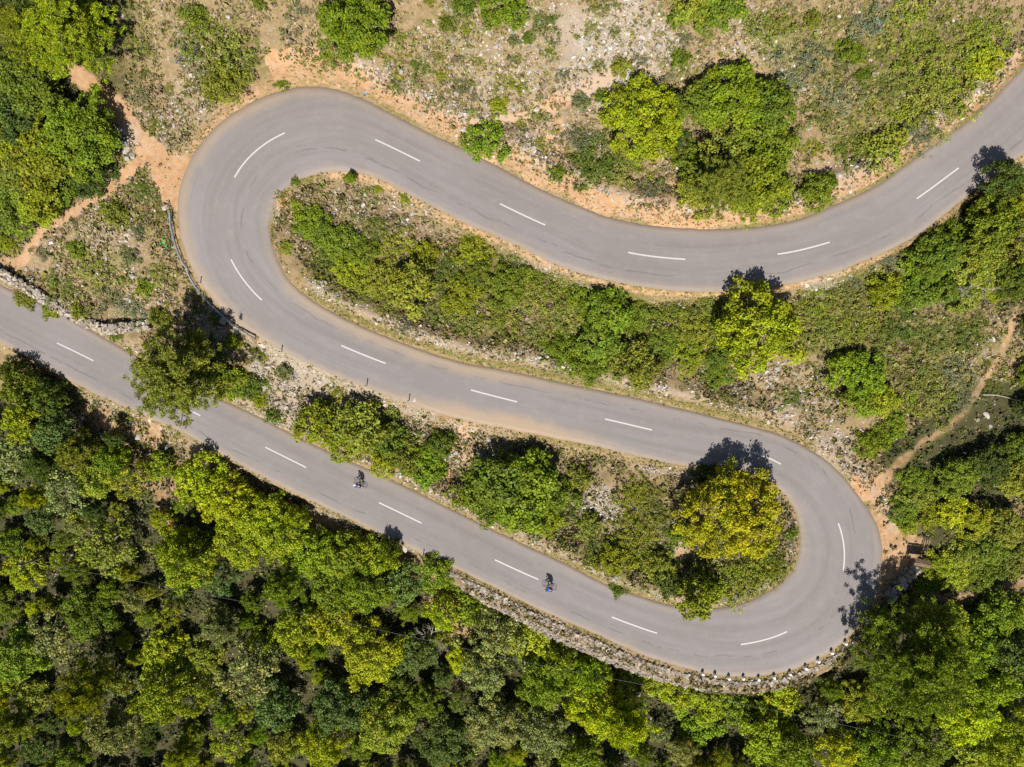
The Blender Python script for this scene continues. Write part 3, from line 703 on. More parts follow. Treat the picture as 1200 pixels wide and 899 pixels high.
def mk_dead(seed):
    r = np.random.default_rng(seed); bm = bmesh.new()
    def grow(p, d, ln, rad, lev):
        e = p + d * ln; mid = p.lerp(e, .5) + Vector(r.normal(0, .06 * ln, 3)); tube(bm, [p, mid, e], [rad, rad * .75, rad * .5], 4)
        if lev < 3:
            for _ in range(4 if lev else 6):
                nd = (d * .7 + Vector(r.normal(0, .62, 3))).normalized(); nd.z = abs(nd.z) * .7 + .1; grow(p.lerp(e, r.uniform(.45, 1)), nd.normalized(), ln * r.uniform(.5, .75), rad * .5, lev + 1)
    grow(Vector((0, 0, -.3)), Vector((.1, .05, 1)), 2.1, .11, 0); return bm_mesh('bare_branches', bm, M['dead_wood'])
DEAD = [mk_dead(400), mk_dead(401)]

COLS = {   # name -> (rgb, words)
 'lime': ((.240,.285,.005), 'lime-green'), 'yellow': ((.275,.275,.004), 'golden-yellow'), 'bright': ((.135,.195,.007), 'bright green'), 'green': ((.120,.165,.010), 'mid-green'),
 'dark': ((.070,.102,.013), 'dark green'), 'olive': ((.182,.205,.020), 'olive-green'), 'grey': ((.165,.185,.070), 'grey-green'), 'moss': ((.200,.232,.008), 'yellowish green'), 'teal': ((.090,.135,.036), 'bluish green')}
KIND = {'oak_big': ('oak_tree', 'tree', 'spreading round-crowned oak'), 'oak_mid': ('oak_tree', 'tree', 'round-crowned oak'), 'oak_small': ('oak_tree', 'tree', 'small bushy oak'), 'airy': ('broadleaf_tree', 'tree', 'thin-crowned broadleaf tree'),
 'compact': ('evergreen_tree', 'tree', 'dense dome-shaped evergreen'), 'yellow_bloom': ('flowering_tree', 'tree', 'flowering tree'), 'bush': ('evergreen_shrub', 'shrub', 'rounded shrub'), 'bush_small': ('evergreen_shrub', 'shrub', 'small rounded shrub'),
 'low_scrub': ('scrub_patch', 'shrub', 'low spreading scrub patch'), 'pine': ('pine_tree', 'tree', 'feathery pine'), 'pine_young': ('pine_tree', 'tree', 'young feathery pine'), 'pine_large': ('pine_tree', 'tree', 'broad old pine')}
LAND = {  # findable things near which a plant stands
 'hill': [(757,135,'the lime-green dome evergreen'),(865,150,'the dark thicket'),(413,24,'the lone bright green oak'),(650,120,'the eroded ledge'),(264,92,'the head of the western hairpin'),(1000,165,'the bend of the upper road'),(1120,80,'the green scrub field'),(960,60,'the bare grey scree'),(560,100,'the white scree')],
 'west': [(80,38,'the big lime pine'),(95,148,'the dirt track'),(192,284,'the green painted cross'),(100,375,'the dry-stone wall'),(45,275,'the narrow footpath'),(150,180,'the white boulder heap')],
 'long': [(893,384,'the lime-green roadside oak'),(365,258,'the western hairpin'),(481,336,'the olive oak of the bank'),(600,330,'the middle of the upper bank'),(745,428,'the middle road edge'),(700,360,'the gravel shoulder of the upper road')],
 'slope': [(1013,450,'the bright green oak clump'),(1163,400,'the white outcrop'),(955,350,'the lime-green roadside oak'),(1145,335,'the silvery dead shrub'),(1060,540,'the footpath foot'),(1100,420,'the open scrub slope')],
 'notice': [(1069,655,'the notice board'),(1110,540,'the reddish footpath'),(1160,690,'the forest footpath'),(1190,480,'the fallen grey branch')],
 'verge': [(1190,220,'the shaded curve of the upper road')],
 'middle': [(202,440,'the pine over the lower road'),(450,520,'the long hedge of the lower bank'),(610,575,'the big green clump of the lower bank'),(320,430,'the stony slope under the middle road')],
 'inside': [(862,605,'the golden-yellow tree'),(720,600,'the grey stone patch in the loop'),(818,703,'the inner kerb of the eastern hairpin')]}
def near_words(px, py, zone, alt=False):
    key = next((k for w, k in (('stony hill', 'hill'), ('dirt track', 'west'), ('long bank', 'long'), ('slope crossed', 'slope'), ('notice', 'notice'), ('verge where', 'verge'), ('middle and lower', 'middle'), ('inside', 'inside')) if w in zone), None)
    if key is None:
        marks = [(20,430,'the bend of road by the dry-stone wall'),(207,530,'the grey road sign'),(120,500,'the brown boulder'),(23,663,'the lone utility pole'),(95,810,'the deep pine hollow'),(262,738,'the pale dead tree'),(310,610,'the lime-green roadside oaks'),(475,643,'the white boulder'),(400,830,'the thick of the wood'),(505,745,'the stony clearing'),(615,783,'the crossarm pole'),(720,800,'the middle of the retaining wall'),(860,810,'the white guard stones'),(980,832,'the bare dead tree'),(1072,785,'the broad old pine'),(1170,700,'the forest footpath'),(1180,850,'the wood behind the old pine')]
    else: marks = LAND[key]
    marks = sorted(marks, key=lambda q: math.hypot(q[0] - px, q[1] - py))
    if alt:
        (a, b, w), out = marks[0], None
        for a2, b2, w2 in marks[1:4]:
            vx, vy = a2 - a, b2 - b; t_ = ((px - a) * vx + (py - b) * vy) / (vx * vx + vy * vy)
            if .12 < t_ < .88 and abs((px - a) * vy - (py - b) * vx) / math.hypot(vx, vy) < 45: out = f'between {w} and {w2}'; break
        return out
    a, b, w = min(marks, key=lambda q: math.hypot(q[0] - px, q[1] - py)); d = math.hypot(a - px, b - py); dx, dy = px - a, b - py
    side = 'close beside' if d < 34 else 'uphill of' if dy > .8 * abs(dx) else 'downhill of' if dy < -.8 * abs(dx) else ('west of' if dx < 0 else 'east of')
    return f'{side} {w}'
placed = []; counts = {}; used_labels = set()
def plant(px, py, rpx, kind, colr, zone, label=None, hs=1.0, vary=.12):
    pr = PROTO[kind]; k = counts.get(kind, 0); counts[kind] = k + 1
    cm, tm, R0, hc = pr[k % len(pr)]
    sc = rpx * (CZ - 2) / FPX / R0
    hsc = sc ** .75 * hs
    x, y, z = ground(px, py, hc * hsc)
    name, cat, phrase = KIND[kind]; rgb, word = COLS[colr]
    b_ = 1 + random.uniform(-vary, vary) * 1.6; h_ = random.uniform(-vary, vary) * .5; jit = [b_ * (1 + h_), b_ * (1 - h_ * .3), b_ * (1 - h_ * 2)]
    c = (rgb[0] * jit[0], rgb[1] * jit[1] * 1.0, rgb[2] * jit[2], 1)
    if zone.startswith('in the wood'): k_b = 1.2 + .15 * min(1, max(0, px / 500)); c = (c[0] * k_b, c[1] * k_b, c[2], 1)
    if kind == 'low_scrub': c = (c[0] * .84 + .006, c[1] * .86 + .008, c[2] + .008, 1)
    rz = random.uniform(0, 6.283)
    if tm is None:
        o = link(name, cm); top = o
    else:
        top = empty(name); o = link('crown', cm, None, top); link('trunk', tm, None, top)
    top.location = (x, y, z - .03); top.rotation_euler = (0, 0, rz); top.scale = (sc, sc, hsc); o.color = c
    size = 'large ' if sc > 1.22 else ('smallish ' if sc < .75 else '')
    if phrase.startswith('small') or phrase.startswith('young') or phrase.startswith('broad old'): size = ''
    art = f'{size}{word} {phrase} {near_words(px, py, zone)}'
    if art in used_labels:
        w2_ = near_words(px, py, zone, True)
        if w2_ and len(f'{size}{word} {phrase} {w2_}'.split()) < 17: art = f'{size}{word} {phrase} {w2_}'
    if not label: used_labels.add(art)
    tag(top, label or art, cat, f"{phrase}s {'in the wood below the lower road' if zone.startswith('in the wood') else zone}".replace('patchs', 'patches'))
    placed.append((px, py, rpx)); return top

Z_HILL = 'on the stony hill above the upper road'
Z_WEST = 'beside the dirt track at the western hairpin'
Z_UP = 'on the long bank between the upper and middle road'
Z_LOW = 'on the bank between the middle and lower road'
Z_ISLE = 'inside the loop of the eastern hairpin'
Z_SLOPE = 'on the slope crossed by the reddish footpath'
Z_EAST = 'around the notice board at the eastern hairpin'
Z_FAR = 'on the verge where the upper road leaves the slope'
def forest_zone(px, py):
    if px < 190 and py < 640: return 'in the wood by the leaning sign'
    if px < 250: return 'in the wood below the wooden utility pole'
    if px < 520: return 'in the wood under the power line'
    if px < 790: return 'in the wood below the rubble retaining wall'
    if px < 980: return 'in the wood below the white guard stones'
    return 'in the wood around the broad old pine'

# --- single plants read off the place: px, py, radius, kind, colour
for a in [ # west wood and track
 (74,34,52,'pine','lime'),(18,28,40,'pine','moss'),(25,80,38,'oak_mid','green'),(8,130,36,'oak_mid','dark'),(40,118,30,'oak_mid','green'),(30,5,30,'pine_young','dark'),
 (88,154,43,'oak_big','bright'),(52,180,40,'oak_mid','moss'),(22,196,34,'oak_mid','olive'),(14,240,32,'oak_mid','green'),(40,232,28,'oak_mid','moss'),(105,205,26,'bush','dark'),(6,284,13,'bush','moss'),(75,215,22,'bush','green'),(8,168,30,'oak_mid','moss'),
 (163,50,20,'low_scrub','olive'),(168,222,16,'low_scrub','green'),(135,250,16,'bush_small','olive'),(152,300,12,'bush_small','grey'),(90,292,12,'bush_small','green'),(188,318,18,'low_scrub','olive'),(170,336,11,'bush_small','bright'),
 (112,310,30,'low_scrub','olive'),(72,332,24,'low_scrub','olive'),(130,345,26,'low_scrub','grey'),(92,366,10,'bush_small','moss'),(31,350,13,'bush_small','olive'),(60,363,12,'bush_small','moss'),(135,392,8,'bush_small','green'),(160,362,22,'low_scrub','grey')]:
    plant(*a, Z_WEST, None, .82)
for a in [ # hill above the top road
 (228,16,14,'bush_small','green'),(262,44,34,'low_scrub','olive'),(264,92,26,'bush','olive'),(240,30,24,'low_scrub','moss'),(284,68,24,'low_scrub','olive'),(225,60,20,'low_scrub','grey'),
 (413,24,38,'oak_big','bright'),(388,70,20,'low_scrub','olive'),(330,97,8,'bush_small','green'),(466,97,12,'low_scrub','green'),(590,8,22,'bush','bright'),(568,162,25,'bush','bright'),(640,22,20,'low_scrub','green'),(544,5,12,'bush_small','green'),
 (704,178,34,'low_scrub','green'),(730,200,26,'low_scrub','olive'),(690,200,24,'low_scrub','green'),(680,160,20,'low_scrub','grey'),(797,68,11,'bush_small','green'),(790,22,7,'bush_small','bright'),(845,3,26,'bush','green'),(815,2,22,'bush','olive'),(893,28,24,'low_scrub','olive'),
 (862,112,34,'oak_big','bright'),(902,122,28,'oak_mid','green'),(824,118,24,'oak_mid','green'),(856,160,30,'airy','olive'),(905,165,26,'oak_mid','green'),(815,190,22,'bush','green'),(846,212,34,'pine','olive'),(886,205,34,'oak_mid','moss'),(905,230,20,'bush','bright'),(820,225,24,'bush','olive'),(872,235,20,'bush','moss'),(795,165,14,'bush','dark'),
 (960,223,20,'bush','green'),(996,58,14,'bush','green'),(995,170,20,'low_scrub','green'),(1010,165,24,'low_scrub','olive'),(1037,172,20,'bush_small','olive'),(1060,130,28,'low_scrub','moss'),(1090,95,34,'low_scrub','olive'),(1075,60,34,'low_scrub','moss'),(1120,85,34,'low_scrub','moss'),(1105,125,26,'low_scrub','olive'),
 (1140,40,30,'low_scrub','moss'),(1155,70,20,'bush_small','moss'),(1165,22,24,'low_scrub','olive'),(1060,15,26,'low_scrub','moss'),(1040,100,20,'low_scrub','olive'),(950,60,26,'low_scrub','grey'),(930,90,20,'low_scrub','grey'),(910,20,22,'low_scrub','olive'),(980,110,22,'low_scrub','grey'),(1020,20,24,'low_scrub','grey'),(960,130,22,'low_scrub','olive'),(1080,160,20,'low_scrub','grey')]:
    plant(*a, Z_HILL)
plant(757,135,43,'compact','lime',Z_HILL,'dense lime-green dome-shaped evergreen tree on the stony hill beside a darker thicket',1.0,.02)
for a in [ # bank between upper and middle road
 (362,258,24,'bush','bright'),(378,272,22,'bush','green'),(400,285,26,'bush','green'),(424,300,24,'bush','green'),(412,322,26,'bush','moss'),(385,305,20,'low_scrub','green'),(445,328,28,'bush','olive'),(462,290,20,'low_scrub','moss'),(495,298,20,'bush','moss'),(440,268,18,'low_scrub','olive'),(520,320,24,'low_scrub','green'),
 (481,336,31,'oak_small','olive'),(558,290,26,'bush','moss'),(540,345,26,'bush','moss'),(560,322,22,'bush','green'),(595,335,28,'bush','green'),(588,370,26,'low_scrub','moss'),(615,310,20,'low_scrub','green'),(548,375,22,'low_scrub','olive'),(515,365,22,'low_scrub','olive'),(450,360,20,'low_scrub','olive'),(625,345,26,'low_scrub','olive'),
 (640,330,26,'low_scrub','moss'),(655,375,24,'low_scrub','olive'),(686,352,26,'bush','bright'),(715,365,30,'oak_small','bright'),(742,372,26,'bush','green'),(660,410,24,'bush','bright'),(690,428,24,'bush','bright'),(705,400,28,'oak_small','green'),(745,428,31,'oak_small','olive'),(790,380,26,'low_scrub','moss'),(775,400,24,'bush','green'),(808,410,26,'bush','moss'),(800,360,22,'low_scrub','green'),(838,370,20,'bush','green'),(830,350,20,'low_scrub','olive'),(845,410,24,'bush','green'),(840,440,20,'bush','green'),(815,385,22,'bush','olive'),(630,398,20,'low_scrub','olive'),(335,290,9,'bush_small','olive'),(407,208,6,'bush_small','bright'),(411,207,8,'pine_young','bright'),(443,220,7,'bush_small','moss'),(346,212,6,'bush_small','green'),(475,232,8,'bush_small','moss'),(330,228,8,'low_scrub','olive')]:
    plant(a[0], a[1], a[2] * (.88 if a[3] != 'low_scrub' else 1.05), a[3], a[4], Z_UP, None, .68 if a[3].startswith('bush') else .85)
plant(893,384,46,'oak_big','lime',Z_UP,'lime-green round oak on the bank, its shadow falling on the upper road',1.15,.02)
for a in [ # slope right of it
 (955,352,26,'low_scrub','moss'),(985,345,24,'low_scrub','olive'),(960,385,28,'low_scrub','olive'),(1000,380,28,'low_scrub','moss'),(1040,340,26,'bush','moss'),(1032,400,24,'low_scrub','olive'),(1060,380,26,'low_scrub','green'),(1090,400,26,'low_scrub','olive'),(1080,440,26,'low_scrub','olive'),(1120,430,22,'low_scrub','grey'),(1100,470,24,'low_scrub','olive'),(1060,470,20,'low_scrub','moss'),(925,462,18,'low_scrub','green'),
 (995,432,26,'oak_small','bright'),(1018,440,28,'oak_mid','bright'),(1012,470,24,'oak_small','bright'),(1035,470,22,'oak_small','moss'),(1048,500,20,'bush','bright'),(1022,520,22,'bush','moss'),(1034,516,13,'bush','moss'),(1130,470,16,'low_scrub','grey'),(1075,340,26,'bush','green'),(1085,305,26,'oak_small','bright'),(1110,330,30,'bush','green'),(1105,295,30,'oak_mid','green'),(1135,340,24,'bush','olive'),(1150,310,30,'oak_mid','olive'),(1125,275,24,'bush','bright'),(1158,338,18,'bush','moss'),(1150,380,20,'low_scrub','olive'),(1130,390,22,'low_scrub','green'),(1165,450,14,'low_scrub','olive'),(1000,330,14,'low_scrub','grey'),(1040,302,16,'low_scrub','grey')]:
    plant(a[0], a[1], a[2] * (.86 if a[3] != 'low_scrub' else 1), a[3], a[4], Z_SLOPE, None, .85)
for a in [(1196,232,22,'oak_mid','lime'),(1170,256,30,'oak_mid','green'),(1192,278,30,'airy','olive'),(1182,205,24,'oak_mid','dark'),(1160,290,24,'oak_mid','olive'),(1195,320,26,'oak_mid','green'),(1145,255,18,'bush','dark')]:
    plant(a[0], a[1] + 3, a[2] * .86, a[3], a[4], Z_FAR, None, 1.25)
for a in [(1216,385,16,'oak_mid','dark'),(1210,440,16,'oak_mid','green'),(1206,478,16,'oak_mid','dark'),(1198,525,20,'oak_mid','green'),(1165,545,26,'oak_mid','dark'),(1195,562,26,'oak_mid','olive'),(1085,564,18,'bush','green'),(1112,556,16,'oak_small','dark'),(1125,560,26,'oak_mid','green'),(1075,580,24,'bush','olive'),(1095,602,26,'bush','moss'),(1060,598,20,'bush','green'),(1065,615,14,'bush_small','moss'),(1120,600,22,'oak_small','lime'),(1145,610,24,'oak_mid','moss'),(1180,620,26,'oak_mid','olive'),(1160,640,26,'oak_mid','green'),(1130,645,26,'bush','olive'),(1102,660,24,'bush','moss'),(1085,688,18,'bush_small','bright'),(1125,672,24,'bush','moss'),(1155,672,26,'bush','green'),(1190,655,24,'bush','olive'),(1070,560,18,'bush','green')]:
    plant(a[0], a[1], a[2] * .88, a[3], a[4], Z_EAST, None, .8)
for a in [ # bank between middle and lower road
 (272,448,24,'bush','bright'),(292,452,18,'bush','green'),(250,440,18,'bush','green'),(370,497,26,'oak_small','moss'),(420,500,30,'oak_small','olive'),(402,520,22,'bush','moss'),(455,512,28,'bush','green'),(475,530,26,'bush','olive'),(500,545,26,'bush','bright'),(515,522,18,'bush','green'),(450,540,18,'bush','moss'),(320,487,10,'bush_small','green'),(305,470,9,'bush_small','moss'),(188,372,15,'bush','olive'),
 (560,575,28,'bush','green'),(590,565,34,'oak_small','green'),(625,560,30,'oak_small','bright'),(610,595,32,'oak_small','bright'),(648,580,26,'bush','green'),(640,608,22,'bush','moss'),(580,598,22,'bush','green'),(680,560,14,'bush_small','olive'),(665,600,16,'low_scrub','green')]:
    plant(*a, Z_LOW)
plant(202,440,58,'pine','olive',Z_LOW,'tall loose pine leaning its crown over the lower road below the guardrail',1.15,.03)
plant(232,420,28,'pine_young','dark',Z_LOW)
for a in [(745,620,26,'low_scrub','moss'),(700,640,20,'low_scrub','green'),(720,655,22,'bush','moss'),(750,650,26,'low_scrub','moss'),(775,665,22,'bush','olive'),(740,580,22,'low_scrub','moss'),(765,600,20,'low_scrub','olive'),(795,628,14,'bush_small','green'),(890,668,26,'low_scrub','moss'),(855,680,26,'low_scrub','moss'),(905,650,22,'low_scrub','green'),(910,668,16,'low_scrub','moss'),(835,690,16,'bush_small','moss'),(785,685,16,'bush_small','dark'),(690,615,16,'bush_small','olive'),(725,690,10,'bush_small','green'),(830,560,16,'bush','dark'),(760,575,18,'low_scrub','olive'),(690,655,14,'low_scrub','moss'),(928,625,7,'bush_small','green')]:
    plant(*a, Z_ISLE)
plant(862,605,58,'yellow_bloom','yellow',Z_ISLE,'golden-yellow flowering tree inside the eastern hairpin, shading the middle road',1.1,.02)
plant(818,703,24,'oak_small','moss',Z_ISLE,'small yellowish green bushy oak overhanging the inner road edge of the eastern hairpin',1.3,.02)
# --- the wood below the lower road
for a in [(20,452,26,'oak_mid','green'),(52,468,24,'oak_mid','dark'),(28,492,30,'oak_mid','moss'),(58,505,28,'oak_mid','olive'),(90,530,26,'oak_mid','olive'),(126,540,22,'oak_mid','moss'),(108,562,26,'oak_mid','olive'),(12,430,12,'oak_small','dark'),(131,514,11,'oak_small','olive'),(347,606,13,'oak_small','moss'),(456,646,13,'oak_small','green'),(705,775,9,'oak_small','green'),(15,535,30,'oak_mid','grey'),(45,545,26,'oak_mid','dark'),(75,575,30,'airy','grey'),(186,546,19,'oak_small','bright'),(150,565,24,'airy','olive'),
 (232,562,32,'oak_mid','lime'),(262,585,32,'oak_mid','lime'),(300,608,34,'oak_big','lime'),(330,625,36,'oak_big','moss'),(280,635,34,'oak_big','moss'),(365,650,34,'oak_big','moss'),(405,655,30,'oak_mid','olive'),(440,652,26,'oak_mid','moss'),(428,690,34,'oak_big','moss'),(390,690,30,'oak_mid','green'),(470,685,28,'oak_mid','moss'),(510,672,22,'bush','moss'),
 (215,660,38,'oak_big','moss'),(205,640,24,'oak_mid','lime'),(120,640,40,'airy','olive'),(100,720,36,'oak_big','moss'),(60,745,34,'airy','grey'),(20,770,36,'oak_mid','moss'),(195,815,44,'oak_big','moss'),(190,765,30,'oak_mid','moss'),(95,810,44,'pine','moss'),(130,860,36,'pine_young','grey'),(255,735,28,'pine_young','grey'),(330,690,28,'pine_young','moss'),(345,740,30,'oak_mid','moss'),(290,795,38,'airy','grey'),(320,830,32,'oak_mid','olive'),
 (435,770,40,'oak_big','moss'),(400,830,40,'oak_big','moss'),(450,850,40,'oak_big','olive'),(380,875,34,'oak_big','lime'),(520,720,24,'oak_mid','moss'),(535,690,20,'bush','green'),(560,715,24,'oak_small','bright'),(580,745,34,'airy','grey'),(570,790,30,'oak_mid','grey'),(610,745,26,'oak_small','olive'),(640,755,24,'oak_small','moss'),(590,720,18,'bush','bright'),(640,800,34,'oak_big','olive'),(580,850,38,'oak_big','grey'),(700,830,38,'oak_big','lime'),(735,850,34,'oak_mid','lime'),(690,790,26,'oak_mid','bright'),(738,795,16,'oak_small','green'),(660,775,24,'oak_mid','moss'),(770,800,22,'bush','moss'),(800,815,24,'bush','moss'),(830,828,24,'bush','moss'),(870,830,24,'bush','green'),(640,860,36,'oak_big','grey'),(520,870,36,'oak_big','olive'),
 (820,850,28,'bush','bright'),(900,865,34,'oak_mid','bright'),(930,880,30,'oak_mid','green'),(965,840,22,'airy','grey'),(1030,880,34,'oak_big','moss'),(1085,880,36,'oak_big','moss'),(1140,840,36,'oak_big','lime'),(1165,800,36,'oak_big','moss'),(1190,770,34,'oak_big','olive'),(1140,755,38,'oak_big','moss'),(1190,870,38,'oak_big','moss'),(1110,735,28,'oak_mid','olive'),(1180,720,26,'oak_mid','green'),(1150,885,30,'oak_mid','olive'),(985,880,26,'oak_mid','moss'),(1150,712,18,'bush','dark')]:
    a = list(a)
    if a[4] in ('moss', 'olive') and random.random() < .42: a[4] = random.choice(['bright', 'green', 'green', 'teal'])
    if a[3] == 'oak_mid' and random.random() < .15: a[3] = 'pine_young'
    plant(*a, forest_zone(a[0], a[1]), None, 1.0 if a[3].startswith('bush') or (a[3] == 'oak_small' and a[2] > 14) else random.uniform(2.0, 2.4) if a[3] == 'oak_small' else random.uniform(1.0, 1.5))
plant(1072,785,74,'pine_large','green','in the wood','broad green old pine beyond the rubble wall, its long shadow across the eastern hairpin',1.22,.02)
# fill what is left of the wood
tries = 0
while tries < 4200:
    tries += 1
    px, py = random.uniform(-30, 1230), random.uniform(430, 930)
    gx, gy, gz = ground(px, py, 2.5)
    if look(FOREST, gx, gy) < .9: continue
    dr_ = float(look(DR, gx, gy)); rr = random.uniform(12, 30)
    if dr_ < 2.2 + rr * .05 or look(PATH, gx, gy) > .05: continue
    if py < 700 and px > 980: continue
    if min(math.hypot(px - a, py - b) / (rr + c) for a, b, c in placed) < .72: continue
    if px < 530 and float(seg_dist(np.array(px), np.array(py), EBd)) < rr + 24: continue
    near_road = dr_ < 5
    kind = random.choice(['oak_small', 'bush', 'bush']) if near_road else random.choice(['oak_mid', 'oak_mid', 'oak_big', 'airy', 'pine_young', 'pine_young'])
    plant(px, py, rr, kind, random.choice(['moss', 'olive', 'green', 'bright', 'grey', 'bright', 'lime', 'green', 'dark', 'moss', 'teal']), forest_zone(px, py), None, 1.0 if near_road else random.uniform(.75, 1.4))
# bare dead trees
for px, py, sc, rz, lab in [(980,832,1.1,.4,'bare grey dead tree at the foot of the rubble wall'),(1145,335,1.1,2.0,'bare silvery dead shrub above the reddish footpath'),(262,738,1.1,1.0,'bare pale dead tree among the trees under the power line'),(505,745,1.2,4.0,'bare grey dead tree by the stony clearing in the wood')]:
    x, y, z = ground(px, py, 2); t_ = tag(link('dead_tree', DEAD[int(px) % 2]), lab, 'tree', 'bare dead trees'); t_.location = (x, y, z); t_.scale = (sc,) * 3; t_.rotation_euler = (0, 0, rz)

# scattered single scrub clumps on the open ground
n_s = 0
for _ in range(4000):
    if n_s >= 190: break
    px, py = random.uniform(0, 1200), random.uniform(0, 720); gx, gy, gz = ground(px, py, .2)
    if look(DR, gx, gy) < 1.6 or look(PATH, gx, gy) > .05 or look(FOREST, gx, gy) > .3: continue
    rr = random.uniform(5, 11) if random.random() < .6 else random.uniform(11, 18)
    if min(math.hypot(px - a, py - b) / (rr + c) for a, b, c in placed) < 1.05 or random.random() > .3 + look(GREEN, gx, gy): continue
    sd = bool(look(SIDE_A, gx, gy)); sg_ = float(look(SG, gx, gy))
    zone = Z_HILL if sd and sg_ < sL0 else Z_WEST if sd and sg_ < sL1 else (Z_ISLE if px > 690 else Z_LOW) if sd else (Z_SLOPE if px > 920 else Z_UP)
    plant(px, py, rr, random.choice(['bush_small', 'low_scrub', 'low_scrub']) if rr < 11 else 'low_scrub', random.choice(['grey', 'olive', 'grey', 'green', 'moss']), zone); n_s += 1
# ------------------------------------------------------------------ rubble walls, boulders
def strip_core(name, P, half, zt, zb, mat, parent):
    """a low closed ridge along ground points P (n,2) with half width, top and bottom heights"""
    P = np.array(P); Tn = np.gradient(P, axis=0); Tn /= np.linalg.norm(Tn, axis=1)[:, None]; Nn = np.stack([-Tn[:, 1], Tn[:, 0]], 1)
    a = P + Nn * half[:, None]; b = P - Nn * half[:, None]
    V = np.concatenate([np.column_stack([a, zb]), np.column_stack([a * .85 + P * .15, zt]), np.column_stack([b * .85 + P * .15, zt]), np.column_stack([b, zb])])
    n_ = len(P); F = []
    for k in range(3):
        for i in range(n_ - 1): F.append([k * n_ + i, k * n_ + i + 1, (k + 1) * n_ + i + 1, (k + 1) * n_ + i])
    F.append([0, n_, 2 * n_, 3 * n_]); F.append([n_ - 1, 4 * n_ - 1, 3 * n_ - 1, 2 * n_ - 1])
    me = np_mesh(name, V, np.array(F), {'tint': np.tile([.20, .17, .14, 1], (len(V), 1))}); return link(name, me, mat, parent)
def dry_wall(px_poly, width, h, label, size=.3, per_m2=16):
    Q = catmull(px_poly, 6); G = np.array([ground(a, b, h * .5) for a, b in Q]); P = G[:, :2]; zt = G[:, 2] + h; n_ = len(P)
    half = np.full(n_, width / 2); root = empty('dry_stone_wall', tuple(G[0])); tag(root, label, 'wall')
    c = strip_core('wall_core', P - P[0], half, zt - G[0, 2] - .06, G[:, 2] - .4 - G[0, 2], M['stone'], root)
    L = np.concatenate([[0], np.cumsum(np.hypot(*np.diff(P, axis=0).T))]); tot = int(L[-1] * (width + h * 1.2) * per_m2)
    Tn = np.gradient(P, axis=0); Tn /= np.linalg.norm(Tn, axis=1)[:, None]; Nn = np.stack([-Tn[:, 1], Tn[:, 0]], 1)
    s = rng.uniform(0, L[-1], tot); u = rng.uniform(-1, 1, tot) * (width / 2 + h * .6)
    g = lambda a: np.interp(s, L, a)
    over = np.maximum(np.abs(u) - width / 2, 0); uu = np.sign(u) * np.minimum(np.abs(u), width / 2 + .05)
    x = g(P[:, 0]) + uu * g(Nn[:, 0]); y = g(P[:, 1]) + uu * g(Nn[:, 1]); z = g(zt) - over / .6
    link('stones', stones_mesh('wall_stones', x - G[0, 0], y - G[0, 1], z - G[0, 2], size * rng.uniform(.6, 1.35, tot), .1, .7, .25), M['stone'], root)['kind'] = 'stuff'
dry_wall([(-20,310),(10,325),(40,342),(75,364),(110,381),(128,386),(150,383),(176,381)], .75, .7, 'pale dry-stone wall running along the uphill side of the lower road')
dry_wall([(60,481),(75,486),(97,494)], .6, .6, 'short length of pale dry-stone wall below the lower road verge')
dry_wall([(1040,702),(1052,688),(1066,672),(1074,665)], .75, .8, 'low stone wall climbing to the wooden notice board')
dry_wall([(222,474),(270,492),(284,507)], .5, .4, 'low stone edging beside the lower road under the pine') if False else None
# retaining wall under the lower road
ia, ib = s_near(990, 705), s_near(517, 622); I2 = np.arange(ia, ib, 1.0); nI = len(I2)
root = empty('retaining_wall', (float(RX[ia]), float(RY[ia]), float(Zr[ia]))); org = np.array([RX[ia], RY[ia], Zr[ia]])
tag(root, 'long grey rubble retaining wall holding up the lower road above the wood', 'wall')
g = lambda a: np.interp(I2, np.arange(len(RX)), a)
wd = np.interp(np.linspace(0, 1, nI), [0, .06, .2, .35, .6, .85, 1], [.4, .8, 1.05, 1.3, 1.75, 1.4, .4])
prof = [(.62, -.35), (.66, -.06), (None, -.36), (None, -3.4)]
V = []
for k, (d_, dz) in enumerate(prof):
    dd = np.full(nI, d_) if d_ else (.62 + wd if k == 2 else .80 + wd)
    o_ = -(g(HWB) + dd); V.append(np.stack([g(RX) + o_ * g(RN[:, 0]), g(RY) + o_ * g(RN[:, 1]), g(Zr) + dz], 1) - org)
V = np.concatenate(V); F = [[k * nI + i, k * nI + i + 1, (k + 1) * nI + i + 1, (k + 1) * nI + i] for k in range(3) for i in range(nI - 1)]
link('wall_core', np_mesh('retaining_core', V, np.array(F), {'tint': np.tile([.19, .165, .14, 1], (len(V), 1))}), M['stone'], root)
tot = 5200; ii = rng.uniform(0, nI - 1, tot); g2 = lambda a: np.interp(np.interp(ii, np.arange(nI), I2), np.arange(len(RX)), a); w2 = np.interp(ii, np.arange(nI), wd)
face = rng.uniform(0, 1, tot) < .3; u = rng.uniform(0, 1, tot); dd = .66 + np.where(face, w2 + rng.uniform(0, .12, tot), u * w2)
dz = np.where(face, -.32 - rng.uniform(0, 2.4, tot), -.06 - .36 * u) + rng.normal(0, .03, tot); o_ = -(g2(HWB) + dd)
link('stones', stones_mesh('retaining_stones', g2(RX) + o_ * g2(RN[:, 0]) - org[0], g2(RY) + o_ * g2(RN[:, 1]) - org[1], g2(Zr) + dz - org[2], rng.uniform(.12, .42, tot) * np.where(rng.uniform(0, 1, tot) < .15, 1.3, 1), .12, .7, .3), M['stone'], root)['kind'] = 'stuff'

